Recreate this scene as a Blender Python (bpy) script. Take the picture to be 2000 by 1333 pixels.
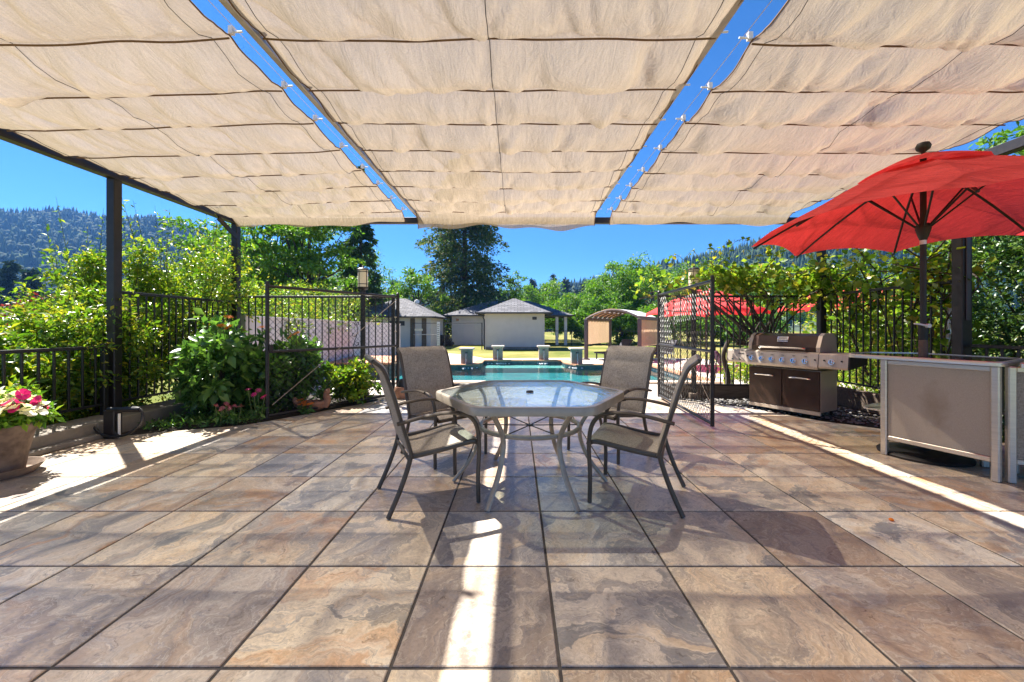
import bpy, bmesh, math, random
import numpy as np
from mathutils import Vector, Matrix
for o in list(bpy.data.objects): bpy.data.objects.remove(o)
R = math.radians
S = bpy.context.scene
COL = S.collection
# ---------------------------------------------------------------- camera
cam = bpy.data.cameras.new('camera'); cam_o = bpy.data.objects.new('camera', cam); COL.objects.link(cam_o)
cam_o.location = (0, 0, 1.22); cam_o.rotation_euler = (R(90), 0, 0)
cam.sensor_width = 36; cam.lens = 14.02; cam.shift_x = -0.005; cam.shift_y = -0.01325
cam.clip_start = 0.05; cam.clip_end = 6000
S.camera = cam_o
# ---------------------------------------------------------------- sky and sun
TO_SUN = Vector((-0.53, 0.46, 1.0)).normalized()
W = bpy.data.worlds.new('World'); S.world = W; W.use_nodes = True
nt = W.node_tree; nt.nodes.clear()
sky = nt.nodes.new('ShaderNodeTexSky'); sky.sky_type = 'NISHITA'; sky.sun_disc = False
sky.sun_elevation = math.asin(TO_SUN.z); sky.sun_rotation = math.atan2(TO_SUN.x, TO_SUN.y)
sky.air_density = 0.8; sky.dust_density = 0.0; sky.ozone_density = 9.0; sky.altitude = 1500
bg = nt.nodes.new('ShaderNodeBackground'); bg.inputs[1].default_value = 0.05
wo = nt.nodes.new('ShaderNodeOutputWorld')
hs = nt.nodes.new('ShaderNodeHueSaturation'); hs.inputs['Saturation'].default_value = 1.16
nt.links.new(sky.outputs[0], hs.inputs['Color']); nt.links.new(hs.outputs[0], bg.inputs[0]); nt.links.new(bg.outputs[0], wo.inputs[0])
sl = bpy.data.lights.new('sun', 'SUN'); sl.energy = 4.3; sl.angle = R(0.5); sl.color = (1, .95, .87)
so = bpy.data.objects.new('sun', sl); COL.objects.link(so)
so.rotation_euler = TO_SUN.to_track_quat('Z', 'Y').to_euler(); so.location = (-20, 20, 40)
S.view_settings.view_transform = 'Standard'; S.view_settings.look = 'None'
S.view_settings.gamma = 1.0; S.view_settings.use_curve_mapping = False
S.view_settings.exposure = 2.12
S.render.engine = 'CYCLES'
S.cycles.max_bounces = 10; S.cycles.transparent_max_bounces = 24; S.cycles.transmission_bounces = 6
S.cycles.diffuse_bounces = 5; S.cycles.glossy_bounces = 4; S.cycles.volume_bounces = 0
S.cycles.caustics_reflective = False; S.cycles.caustics_refractive = False
GZ = -0.3     # level of the pool deck and garden below the raised patio

# ---------------------------------------------------------------- helpers: materials
class N:
    def __init__(s, name):
        s.m = bpy.data.materials.new(name); s.m.use_nodes = True; s.t = s.m.node_tree; s.t.nodes.clear()
        s.out = s.t.nodes.new('ShaderNodeOutputMaterial')
    def n(s, kind, **kw):
        x = s.t.nodes.new('ShaderNode' + kind)
        for k, v in kw.items():
            if k.startswith('i_'):
                key = k[2:]; key = int(key) if key.isdigit() else key.replace('_', ' ')
                if isinstance(v, bpy.types.NodeSocket): s.t.links.new(v, x.inputs[key])
                else: x.inputs[key].default_value = v
            else: setattr(x, k, v)
        return x
    def l(s, a, b): s.t.links.new(a, b)
    def ramp(s, fac, stops, interp='LINEAR'):
        r = s.t.nodes.new('ShaderNodeValToRGB'); r.color_ramp.interpolation = interp
        e = r.color_ramp.elements
        while len(e) < len(stops): e.new(0.5)
        for q, (p, c) in zip(e, stops): q.position = p; q.color = (*c, 1) if len(c) == 3 else c
        s.l(fac, r.inputs[0]); return r.outputs[0]
    def mix(s, fac, a, b, mode='MIX'):
        x = s.t.nodes.new('ShaderNodeMix'); x.data_type = 'RGBA'; x.blend_type = mode
        for sock, v in ((x.inputs[0], fac), (x.inputs[6], a), (x.inputs[7], b)):
            if isinstance(v, bpy.types.NodeSocket): s.l(v, sock)
            else: sock.default_value = v if not isinstance(v, tuple) or len(v) == 4 else (*v, 1)
        return x.outputs[2]
    def math(s, op, a, b=0.0, clamp=False):
        x = s.t.nodes.new('ShaderNodeMath'); x.operation = op; x.use_clamp = clamp
        for sock, v in ((x.inputs[0], a), (x.inputs[1], b)):
            if isinstance(v, bpy.types.NodeSocket): s.l(v, sock)
            else: sock.default_value = v
        return x.outputs[0]
    def noise(s, vec, scale, detail=4, rough=.55, dist=0.0):
        x = s.t.nodes.new('ShaderNodeTexNoise'); x.inputs['Scale'].default_value = scale
        x.inputs['Detail'].default_value = detail; x.inputs['Roughness'].default_value = rough
        x.inputs['Distortion'].default_value = dist
        if vec is not None: s.l(vec, x.inputs['Vector'])
        return x.outputs['Fac']
    def bump(s, h, strength=.3, dist=.01):
        x = s.t.nodes.new('ShaderNodeBump'); x.inputs['Strength'].default_value = strength
        x.inputs['Distance'].default_value = dist; s.l(h, x.inputs['Height']); return x.outputs[0]
    def pbsdf(s, col, rough=.5, metal=0., normal=None, spec=.5):
        x = s.t.nodes.new('ShaderNodeBsdfPrincipled')
        for key, v in (('Base Color', col), ('Roughness', rough), ('Metallic', metal), ('Specular IOR Level', spec)):
            if isinstance(v, bpy.types.NodeSocket): s.l(v, x.inputs[key])
            else: x.inputs[key].default_value = (*v, 1) if key == 'Base Color' and len(v) == 3 else v
        if normal is not None: s.l(normal, x.inputs['Normal'])
        return x
    def fin(s, sh): s.l(sh, s.out.inputs[0]); return s.m

def mat(name, col, rough=.5, metal=0., var=.18, scale=6., bump=0., bscale=60., col2=None, spec=.5, stretch=None):
    a = N(name); tc = a.n('TexCoord').outputs['Object']
    if stretch:
        mp = a.n('Mapping', i_Vector=tc); mp.inputs['Scale'].default_value = stretch; tc = mp.outputs[0]
    c1 = tuple(min(1, x * (1 - var)) for x in col); c2 = col2 or tuple(min(1, x * (1 + var)) for x in col)
    c = a.ramp(a.noise(tc, scale, 6, .6), [(.3, c1), (.7, c2)])
    rr = a.math('ADD', a.math('MULTIPLY', a.noise(tc, scale * 2.3, 4), .25), max(0.02, rough - .12))
    nm = a.bump(a.noise(tc, bscale, 5), bump, .01) if bump else None
    return a.fin(a.pbsdf(c, rr, metal, nm, spec).outputs[0])

def leaf_mat(name, stops, trans=.35, rough=.45, spec=.35):
    a = N(name); g = a.n('NewGeometry').outputs['Random Per Island']
    c = a.ramp(g, stops)
    p = a.pbsdf(c, rough, 0, None, spec)
    t = a.n('BsdfTranslucent'); a.l(a.mix(1.0, c, (1.25, 1.3, .55), 'MULTIPLY'), t.inputs[0])
    m = a.n('MixShader', i_0=trans); a.l(p.outputs[0], m.inputs[1]); a.l(t.outputs[0], m.inputs[2])
    return a.fin(m.outputs[0])

# ---------------------------------------------------------------- helpers: meshes and objects
def link(name, me, material=None, parent=None, loc=(0, 0, 0), rot=None):
    o = bpy.data.objects.new(name, me); COL.objects.link(o); o.location = loc
    if rot: o.rotation_euler = rot
    if parent: o.parent = parent
    if material and me is not None and not me.materials: me.materials.append(material)
    return o
def tag(o, label=None, cat=None, group=None, kind=None):
    if label: o['label'] = label
    if cat: o['category'] = cat
    if group: o['group'] = group
    if kind: o['kind'] = kind
    return o
def thing(name, label, cat, loc=(0, 0, 0), rz=0., group=None):
    o = link(name, None, None, None, loc); o.rotation_euler = (0, 0, rz); o.empty_display_size = .1
    return tag(o, label, cat, group)
def copy_tree(o, parent=None):
    c = o.copy(); COL.objects.link(c); c.parent = parent
    for ch in list(o.children): copy_tree(ch, c)
    return c

class MB:
    def __init__(s, origin=(0, 0, 0)): s.v = []; s.f = []; s.o = Vector(origin)
    def add(s, vs, fs):
        b = len(s.v); s.v += [tuple(Vector(p) - s.o) for p in vs]; s.f += [tuple(b + i for i in f) for f in fs]; return s
    def box(s, c, d, rz=0., M=None, bev=0.):
        hx, hy, hz = d[0] / 2, d[1] / 2, d[2] / 2
        if bev:
            b = min(bev, hx * .9, hy * .9, hz * .9); vs = []; fs = []
            bm = bmesh.new(); bmesh.ops.create_cube(bm, size=1)
            for q in bm.verts: q.co = Vector((q.co.x * d[0], q.co.y * d[1], q.co.z * d[2]))
            bmesh.ops.bevel(bm, geom=list(bm.edges), offset=b, segments=1, affect='EDGES')
            bm.verts.index_update(); vs = [q.co.copy() for q in bm.verts]; fs = [[q.index for q in f.verts] for f in bm.faces]; bm.free()
        else:
            vs = [Vector((x, y, z)) for x in (-hx, hx) for y in (-hy, hy) for z in (-hz, hz)]
            fs = [(0, 1, 3, 2), (4, 6, 7, 5), (0, 4, 5, 1), (2, 3, 7, 6), (0, 2, 6, 4), (1, 5, 7, 3)]
        mm = M if M is not None else Matrix.Rotation(rz, 3, 'Z')
        return s.add([mm @ p + Vector(c) for p in vs], fs)
    def bar(s, p, q, w, h, up=(0, 0, 1), bev=0.):
        p, q = Vector(p), Vector(q); d = q - p; L = d.length; d.normalize()
        u = Vector(up); x = d.cross(u)
        if x.length < 1e-4: x = d.cross(Vector((1, 0, 0)))
        x.normalize(); z = x.cross(d)
        M = Matrix((x, d, z)).transposed()
        return s.box((p + q) / 2, (w, L, h), M=M, bev=bev)
    def tube(s, pts, r, seg=8, cap=True, flat=None):
        pts = [Vector(p) for p in pts]; n = len(pts)
        rs = r if isinstance(r, (list, tuple)) else [r] * n
        vs = []; fs = []; prev = None
        for i, p in enumerate(pts):
            t = (pts[min(i + 1, n - 1)] - pts[max(i - 1, 0)]).normalized()
            if prev is None:
                a = t.cross(Vector((0, 0, 1)))
                if a.length < .05: a = t.cross(Vector((1, 0, 0)))
            else: a = prev - t * prev.dot(t)
            a.normalize(); prev = a; b = t.cross(a)
            for k in range(seg):
                th = 2 * math.pi * k / seg
                fa, fb = flat if flat else (1, 1)
                vs.append(p + (a * math.cos(th) * fa + b * math.sin(th) * fb) * rs[i])
        for i in range(n - 1):
            for k in range(seg):
                k2 = (k + 1) % seg
                fs.append((i * seg + k, i * seg + k2, (i + 1) * seg + k2, (i + 1) * seg + k))
        if cap: fs.append(tuple(range(seg))[::-1]); fs.append(tuple(range((n - 1) * seg, n * seg)))
        return s.add(vs, fs)
    def lathe(s, prof, c=(0, 0, 0), seg=24, cap=True, sx=1., sy=1.):
        vs = []; fs = []
        for (r, z) in prof:
            for k in range(seg):
                th = 2 * math.pi * k / seg; vs.append(Vector((c[0] + r * sx * math.cos(th), c[1] + r * sy * math.sin(th), c[2] + z)))
        for i in range(len(prof) - 1):
            for k in range(seg):
                k2 = (k + 1) % seg; fs.append((i * seg + k, i * seg + k2, (i + 1) * seg + k2, (i + 1) * seg + k))
        if cap: fs.append(tuple(range(seg))[::-1]); fs.append(tuple(range((len(prof) - 1) * seg, len(prof) * seg)))
        return s.add(vs, fs)
    def prism(s, poly, z0, z1):
        n = len(poly); vs = [Vector((x, y, z0)) for x, y in poly] + [Vector((x, y, z1)) for x, y in poly]
        fs = [tuple(range(n))[::-1], tuple(range(n, 2 * n))] + [(i, (i + 1) % n, n + (i + 1) % n, n + i) for i in range(n)]
        return s.add(vs, fs)
    def mesh(s, name):
        me = bpy.data.meshes.new(name); me.from_pydata(s.v, [], s.f); me.update(); return me
    def build(s, name, m, parent=None, smooth=False, loc=None):
        me = s.mesh(name)
        if smooth: me.polygons.foreach_set('use_smooth', [True] * len(me.polygons))
        o = link(name, me, m, parent)
        if parent is None: o.location = s.o if loc is None else loc
        bm = bmesh.new(); bm.from_mesh(me); bmesh.ops.recalc_face_normals(bm, faces=bm.faces); bm.to_mesh(me); bm.free()
        if smooth:
            try: me.set_sharp_from_angle(angle=R(42))
            except Exception: pass
        return o
def catmull(pts, n=6):
    P = [Vector(p) for p in pts]; P = [P[0] * 2 - P[1]] + P + [P[-1] * 2 - P[-2]]; out = []
    for i in range(1, len(P) - 2):
        for k in range(n):
            t = k / n; a, b, c, d = P[i - 1], P[i], P[i + 1], P[i + 2]
            out.append(.5 * ((2 * b) + (c - a) * t + (2 * a - 5 * b + 4 * c - d) * t * t + (3 * b - a - 3 * c + d) * t ** 3))
    out.append(P[-2]); return out
def np_mesh(name, V, F, nper=3):
    me = bpy.data.meshes.new(name); V = np.asarray(V, np.float32); F = np.asarray(F, np.int32)
    me.vertices.add(len(V)); me.vertices.foreach_set('co', V.ravel())
    me.loops.add(F.size); me.loops.foreach_set('vertex_index', F.ravel())
    me.polygons.add(len(F)); me.polygons.foreach_set('loop_start', np.arange(0, F.size, nper, dtype=np.int32))
    me.update(calc_edges=True); me.validate(); return me
def leaf_geo(C, size, rng, out=None, aspect=.42, droop=.1, updir=.6, fold=.25, jitter=.35, outw=.8):
    """C: N x 3 leaf bases; returns verts and triangles of folded, pointed leaves"""
    n = len(C); C = np.asarray(C, float)
    d = rng.normal(size=(n, 3)); 
    if out is not None: d = d * .7 + np.asarray(out) * outw
    d[:, 2] -= droop; d /= np.linalg.norm(d, axis=1)[:, None] + 1e-9
    nn = rng.normal(size=(n, 3)) * .6; nn[:, 2] += updir; nn -= d * (nn * d).sum(1)[:, None]; nn /= np.linalg.norm(nn, axis=1)[:, None] + 1e-9
    sd = np.cross(d, nn); L = (size * (1 + jitter * rng.normal(size=n)).clip(.4, 1.9))[:, None]
    w = L * aspect * .5
    base = C; tip = C + d * L - nn * L * .12; mid = C + d * L * .5
    l = mid + sd * w + nn * w * fold; r = mid - sd * w + nn * w * fold
    V = np.stack([base, l, tip, r], 1).reshape(-1, 3)
    i = np.arange(n)[:, None] * 4
    F = np.concatenate([i + np.array([[0, 1, 2]]), i + np.array([[0, 2, 3]])], 1).reshape(-1, 3)
    return V, F
# ---------------------------------------------------------------- materials
def tile_mat():
    a = N('slate_tile'); tc = a.n('TexCoord').outputs['Object']; rnd = a.n('ObjectInfo').outputs['Random']
    def h(k): return a.math('FRACT', a.math('MULTIPLY', rnd, k))
    def vadd(p, q): x = a.n('VectorMath', operation='ADD'); a.l(p, x.inputs[0]); a.l(q, x.inputs[1]); return x.outputs[0]
    def vscale(p, s): x = a.n('VectorMath', operation='MULTIPLY'); a.l(p, x.inputs[0]); x.inputs[1].default_value = (s, s, 0); return x.outputs[0]
    off = a.n('CombineXYZ'); a.l(a.math('MULTIPLY', rnd, 173.0), off.inputs[0]); a.l(a.math('MULTIPLY', h(5.7), 91.0), off.inputs[1])
    rot = a.n('VectorRotate', rotation_type='Z_AXIS', i_Vector=tc); a.l(a.math('MULTIPLY', h(7.31), .45), rot.inputs['Angle'])
    v = vadd(rot.outputs[0], off.outputs[0])
    wn = a.n('TexNoise'); a.l(v, wn.inputs['Vector']); wn.inputs['Scale'].default_value = 2.6; wn.inputs['Detail'].default_value = 5; wn.inputs['Roughness'].default_value = .55
    ctr = a.n('VectorMath', operation='SUBTRACT'); a.l(wn.outputs['Color'], ctr.inputs[0]); ctr.inputs[1].default_value = (.5, .5, .5)
    w = vadd(v, vscale(ctr.outputs[0], .75))
    mp = a.n('Mapping', i_Vector=w); mp.inputs['Scale'].default_value = (.62, 1.75, 1); ws = mp.outputs[0]
    mp3 = a.n('Mapping', i_Vector=w); mp3.inputs['Scale'].default_value = (2.2, 9, 1); wst = mp3.outputs[0]
    brown = a.ramp(h(53.3), [(0, (0, 0, 0)), (.5, (.05, .05, .05)), (.66, (.45, .45, .45)), (.8, (.9, .9, .9)), (1, (1, 1, 1))])          # three tiles in ten are brown
    n1 = a.noise(ws, 2.2, 8, .62)
    light = a.ramp(n1, [(.28, (.31, .295, .30)), (.40, (.48, .435, .38)), (.50, (.70, .63, .53)), (.60, (.66, .53, .37)), (.72, (.44, .33, .235))])
    dark = a.ramp(n1, [(.28, (.23, .175, .145)), (.45, (.37, .27, .195)), (.58, (.50, .38, .275)), (.72, (.31, .205, .14))])
    base = a.mix(brown, light, dark)
    vo = a.n('TexVoronoi', i_Vector=ws, i_Scale=3.7, i_Randomness=1.0)
    sep = a.n('SeparateColor'); a.l(vo.outputs['Color'], sep.inputs[0]); cell = sep.outputs[0]
    pal = a.ramp(cell, [(0, (.27, .265, .27)), (.2, (.19, .195, .205)), (.32, (.62, .56, .47)), (.46, (.5, .41, .30)), (.56, (.34, .33, .33)), (.66, (.60, .47, .32)), (.8, (.6, .55, .48))], 'CONSTANT')
    on = a.ramp(cell, [(0, (1, 1, 1)), (.46, (1, 1, 1)), (.465, (.35, .35, .35)), (.66, (.6, .6, .6)), (.8, (.1, .1, .1))], 'CONSTANT')
    soft = a.ramp(a.noise(w, 3.0, 4), [(.34, (.2, .2, .2)), (.5, (1, 1, 1))])
    amt = a.math('MULTIPLY', a.math('MULTIPLY', on, soft), a.math('SUBTRACT', .82, a.math('MULTIPLY', brown, .5)))
    base = a.mix(amt, base, pal)
    ve = a.n('TexVoronoi', feature='DISTANCE_TO_EDGE', i_Vector=ws, i_Scale=3.7, i_Randomness=1.0)
    edge = a.ramp(ve.outputs['Distance'], [(0, (1, 1, 1)), (.022, (0, 0, 0))]); base = a.mix(a.math('MULTIPLY', a.math('MULTIPLY', edge, amt), .45), base, (.66, .6, .52))
    ring = a.math('ABSOLUTE', a.math('SINE', a.math('MULTIPLY', vo.outputs['Distance'], 85.0))); ring = a.math('MULTIPLY', a.math('POWER', ring, 4.0), a.math('MULTIPLY', sep.outputs[1], .30))
    base = a.mix(ring, base, (.30, .25, .21))
    ve1 = a.ramp(a.noise(wst, 1.3, 6, .6), [(.47, (0, 0, 0)), (.495, (1, 1, 1)), (.52, (0, 0, 0))]); base = a.mix(a.math('MULTIPLY', ve1, .5), base, (.74, .66, .53))
    ve2 = a.ramp(a.noise(ws, 4.6, 7, .62), [(.44, (0, 0, 0)), (.455, (1, 1, 1)), (.475, (0, 0, 0))]); base = a.mix(a.math('MULTIPLY', ve2, .55), base, (.22, .215, .24))
    rust = a.ramp(a.noise(ws, 1.5, 6, .62, 1.0), [(.52, (0, 0, 0)), (.62, (1, 1, 1))])
    base = a.mix(a.math('MULTIPLY', rust, a.math('MULTIPLY', a.math('POWER', h(31.7), 1.7), .9)), base, (.50, .27, .12))
    tone = a.ramp(h(77.7), [(0, (1.10, 1.10, 1.04)), (.3, (.85, .88, .94)), (.55, (1.24, 1.16, .98)), (.8, (.82, .78, .75)), (1, (1.05, 1.03, .98))])
    base = a.mix(1.0, base, tone, 'MULTIPLY')
    st = a.noise(wst, 6, 7, .68); base = a.mix(.5, base, a.ramp(st, [(.30, (.64, .63, .64)), (.5, (1, 1, 1)), (.72, (1.25, 1.22, 1.18))]), 'MULTIPLY')
    fine = a.noise(v, 60, 6, .72); base = a.mix(.5, base, a.ramp(fine, [(.28, (.5, .47, .45)), (.5, (1, 1, 1)), (.75, (1.28, 1.26, 1.24))]), 'MULTIPLY')
    pits = a.noise(ws, 18, 5, .7); base = a.mix(.55, base, a.ramp(pits, [(.33, (.38, .34, .32)), (.43, (1, 1, 1))]), 'MULTIPLY')
    rough = a.math('ADD', a.math('MULTIPLY', pits, .32), .17)
    hh = a.math('ADD', a.math('MULTIPLY', n1, .6), a.math('MULTIPLY', fine, .16)); hh = a.math('ADD', hh, a.math('MULTIPLY', amt, -.05))
    return a.fin(a.pbsdf(base, rough, 0, a.bump(hh, .32, .012), .5).outputs[0])
M_TILE = tile_mat()
M_GROUT = mat('dark_grout', (.075, .065, .058), .9, var=.3, scale=30, bump=.3)
def cloth_mat(name, col, transl, transp, hue):
    a = N(name); tc = a.n('TexCoord').outputs['Object']
    mp = a.n('Mapping', i_Vector=tc); mp.inputs['Scale'].default_value = (26, 3.2, 3.2)
    st = a.noise(mp.outputs[0], 1.6, 5, .65); blot = a.noise(tc, 1.1, 4, .6)
    mp2 = a.n('Mapping', i_Vector=tc); mp2.inputs['Scale'].default_value = (60, 260, 260); weave = a.noise(mp2.outputs[0], 1.0, 2, .5)
    c = a.ramp(st, [(.3, tuple(x * .88 for x in col)), (.7, tuple(min(1, x * 1.08) for x in col))])
    c = a.mix(.5, c, a.ramp(blot, [(.3, (.86, .84, .82)), (.65, (1.06, 1.05, 1.04))]), 'MULTIPLY')
    c = a.mix(.4, c, a.ramp(weave, [(.3, (.78, .77, .75)), (.7, (1.12, 1.12, 1.1))]), 'MULTIPLY')
    cr = a.n('Mapping', i_Vector=tc); cr.inputs['Scale'].default_value = (2.6, 1.1, 1.1); cr.inputs['Rotation'].default_value = (0, 0, .35)
    wr = a.noise(cr.outputs[0], 3.2, 7, .6, 1.4); rid = a.math('ABSOLUTE', a.math('SUBTRACT', wr, .5)); rid = a.math('MULTIPLY', a.math('POWER', a.math('SUBTRACT', .5, rid), 3.0), 8.0)
    nm0 = a.bump(rid, .42, .04)
    bn = a.n('Bump', i_Strength=.25, i_Distance=.006, i_Height=a.math('ADD', weave, a.math('MULTIPLY', st, .6)), i_Normal=nm0); nm = bn.outputs[0]
    d = a.n('BsdfDiffuse', i_Color=c, i_Normal=nm); t = a.n('BsdfTranslucent', i_Color=a.mix(1.0, c, hue, 'MULTIPLY'), i_Normal=nm)
    m = a.n('MixShader', i_0=transl); a.l(d.outputs[0], m.inputs[1]); a.l(t.outputs[0], m.inputs[2])
    if transp:
        tr = a.n('BsdfTransparent'); tr.inputs[0].default_value = (1, .93, .85, 1)
        lw = a.n('LayerWeight'); lw.inputs[0].default_value = .5      # an open weave closes up when seen at a slant
        m2 = a.n('MixShader', i_0=a.math('MULTIPLY', a.math('POWER', a.math('SUBTRACT', 1.0, lw.outputs['Facing']), 1.6), transp)); a.l(m.outputs[0], m2.inputs[1]); a.l(tr.outputs[0], m2.inputs[2]); m = m2
    return a.fin(m.outputs[0])
M_SHADE = cloth_mat('shade_cloth', (.555, .475, .385), .225, .165, (1.0, .95, .88))
M_HEM = mat('brown_hem', (.16, .09, .045), .8)
M_RED = cloth_mat('red_canvas', (.87, .135, .135), .50, 0, (1.15, .5, .55))
M_BLACK = mat('black_powder_coat', (.011, .011, .012), .42, var=.3, scale=20, bump=.05)
M_POST = mat('dark_steel', (.013, .0105, .012), .45, 0, var=.35, scale=9, bump=.04)
M_RAFTER = mat('pale_rafter', (.42, .38, .34), .45, .3, var=.2)
M_BRONZE = mat('dark_bronze', (.085, .070, .056), .42, .25, var=.2)
M_TAUPE = mat('taupe_aluminium', (.36, .31, .25), .38, .25, var=.12, scale=14)
M_ALU = mat('brushed_aluminium', (.62, .57, .50), .35, .75, var=.1, stretch=(1, 1, 12))
M_STEEL = mat('stainless_steel', (.50, .42, .34), .42, .45, var=.08, scale=3, stretch=(30, 1, 1))
M_CHROME = mat('chrome', (.8, .78, .75), .14, 1.0, var=.05)
M_BROWN = mat('brown_enamel', (.040, .020, .014), .2, .15, var=.2, scale=5)
M_DARK = mat('black_iron', (.012, .011, .011), .55, var=.3)
M_CONC = mat('kerb_concrete', (.23, .20, .165), .85, var=.3, scale=3, bump=.5, bscale=35)
M_DECK = mat('pool_deck_concrete', (.48, .42, .36), .8, var=.14, scale=.7, bump=.2, bscale=30)
M_COPING = mat('terracotta_coping', (.50, .24, .13), .7, var=.2, scale=2, bump=.3)
M_COPING2 = mat('cream_coping', (.66, .52, .40), .7, var=.14, scale=2, bump=.3)
M_STUCCO = mat('white_stucco', (.60, .555, .54), .9, var=.05, scale=2, bump=.45, bscale=30)
M_WALLW = mat('white_panel_wall', (.62, .55, .54), .8, var=.05, scale=1, bump=.1)
M_WOOD = mat('weathered_timber', (.13, .095, .07), .85, var=.4, scale=5, bump=.5, stretch=(1, 8, 8))
M_TERRA = mat('terracotta', (.32, .16, .10), .8, var=.3, scale=7, bump=.3)
M_CLAYPOT = mat('aged_clay_pot', (.12, .075, .05), .8, var=.45, scale=7, bump=.5, bscale=22, col2=(.25, .175, .125))
M_SOIL = mat('dark_soil', (.035, .026, .018), .95, var=.5, scale=12, bump=1, bscale=30)
M_BARK = mat('bark', (.055, .042, .032), .9, var=.4, scale=9, bump=.8, bscale=20, stretch=(1, 1, .25))
M_STEM = mat('green_stem', (.09, .12, .035), .7, var=.3)
M_HOSE = mat('black_rubber', (.015, .014, .014), .5, var=.2)
M_WHITE = mat('white_plastic', (.75, .73, .70), .5, var=.05)
M_PURPLE = mat('plum_cushion', (.075, .016, .05), .8, var=.2)
M_CREAM = mat('cream_lamp_glass', (.86, .76, .56), .3, var=.05)
M_TAN = cloth_mat('tan_curtain', (.60, .46, .33), .4, 0, (1, .9, .8))
M_STONE = mat('pedestal_stucco', (.30, .26, .215), .85, var=.25, scale=4, bump=.5)
def sling(name, col):
    a = N(name); tc = a.n('TexCoord').outputs['Object']
    m1 = a.n('Mapping', i_Vector=tc); m1.inputs['Scale'].default_value = (40, 420, 420); m2 = a.n('Mapping', i_Vector=tc); m2.inputs['Scale'].default_value = (420, 40, 40)
    w = a.math('MULTIPLY', a.math('ADD', a.noise(m1.outputs[0], 1, 2), a.noise(m2.outputs[0], 1, 2)), .5); b = a.noise(tc, 5, 4)
    c = a.ramp(w, [(.38, tuple(x * .62 for x in col)), (.62, tuple(min(1, x * 1.4) for x in col))])
    c = a.mix(.5, c, a.ramp(b, [(.3, (.8, .8, .8)), (.7, (1.12, 1.12, 1.12))]), 'MULTIPLY')
    p = a.pbsdf(c, .6, 0, a.bump(w, .3, .003), .25); t = a.n('BsdfTranslucent', i_Color=c); m = a.n('MixShader', i_0=.18)
    a.l(p.outputs[0], m.inputs[1]); a.l(t.outputs[0], m.inputs[2]); return a.fin(m.outputs[0])
M_SLING = sling('tan_sling', (.41, .36, .30))
M_BARPAN = sling('bar_mesh_panel', (.36, .31, .25))
def barpanel_stained():
    a = N('stained_mesh_panel'); tc = a.n('TexCoord').outputs['Object']
    n = a.noise(tc, 420, 2, .5); c = a.ramp(n, [(.3, (.29, .245, .20)), (.7, (.44, .375, .31))])
    mp = a.n('Mapping', i_Vector=tc); mp.inputs['Location'].default_value = (.02, 0, .06); mp.inputs['Scale'].default_value = (4.6, 3.4, 2.3)
    ln = a.n('VectorMath', operation='LENGTH'); a.l(mp.outputs[0], ln.inputs[0])
    d = a.math('ADD', ln.outputs['Value'], a.math('MULTIPLY', a.noise(tc, 7, 5, .6, .6), .9))
    st = a.ramp(d, [(.55, (1, 1, 1)), (1.15, (0, 0, 0))])
    c = a.mix(a.math('MULTIPLY', st, .42), c, (.17, .115, .06))
    return a.fin(a.pbsdf(c, .6, 0, a.bump(n, .2, .003), .3).outputs[0])
M_BARSTAIN = barpanel_stained()
def thin_glass(name, tint, rough, nscale, bstr, ior=1.45, refl=1.0, dirt=0., diffuse_col=(.5, .5, .48), stretch=(1, 1, 1)):
    a = N(name); tc = a.n('TexCoord').outputs['Object']; mp = a.n('Mapping', i_Vector=tc); mp.inputs['Scale'].default_value = stretch
    nm = a.bump(a.noise(mp.outputs[0], nscale, 3, .55, .4), bstr, .02)
    lw = a.n('LayerWeight', i_Blend=.5, i_Normal=nm); f0 = ((ior - 1) / (ior + 1)) ** 2
    fr = a.math('ADD', a.math('MULTIPLY', a.math('POWER', lw.outputs['Facing'], 5.0), 1 - f0), f0); g = a.n('BsdfGlossy', i_Roughness=rough, i_Normal=nm); g.inputs[0].default_value = (refl, refl, refl, 1)
    t = a.n('BsdfTransparent'); t.inputs[0].default_value = (*tint, 1)
    base = t.outputs[0]
    if dirt:  # flat diffuse colour mixed into the clear part
        d = a.n('BsdfDiffuse'); d.inputs[0].default_value = (*diffuse_col, 1); mm = a.n('MixShader', i_0=dirt); a.l(base, mm.inputs[1]); a.l(d.outputs[0], mm.inputs[2]); base = mm.outputs[0]
    m = a.n('MixShader', i_0=fr); a.l(base, m.inputs[1]); a.l(g.outputs[0], m.inputs[2])
    return a.fin(m.outputs[0])
M_GLASS = thin_glass('pebbled_table_glass', (.80, .88, .86), .05, 30, .3, 1.6, 1, .20, (.78, .80, .78), (1, .35, 1))  # whitish diffuse share paints in the pale reflection of cloth and sky
M_BARTOP = thin_glass('smoked_bar_glass', (.45, .42, .42), .06, 10, .05, 1.6, 1, .35, (.16, .14, .14))
M_WATER = thin_glass('pool_water', (.62, .92, .94), .03, 3.5, .55, 1.33, 1)
def pool_mat():
    a = N('pool_plaster'); tc = a.n('TexCoord').outputs['Object']
    vo = a.n('TexVoronoi', feature='DISTANCE_TO_EDGE', i_Vector=tc, i_Scale=3.0)
    c = a.ramp(a.noise(tc, 1.2, 5), [(.3, (.006, .13, .15)), (.7, (.015, .26, .26))])
    return a.fin(a.pbsdf(c, .7).outputs[0])
M_POOL = pool_mat()
def mosaic():
    a = N('blue_mosaic'); tc = a.n('TexCoord').outputs['Object']
    br = a.n('TexVoronoi', i_Vector=tc, i_Scale=9.0); c = a.ramp(a.noise(br.outputs['Position'], 6.0, 2), [(.3, (.015, .03, .05)), (.5, (.05, .09, .12)), (.7, (.16, .14, .12))])
    return a.fin(a.pbsdf(c, .3).outputs[0])
M_MOSAIC = mosaic()
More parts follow.
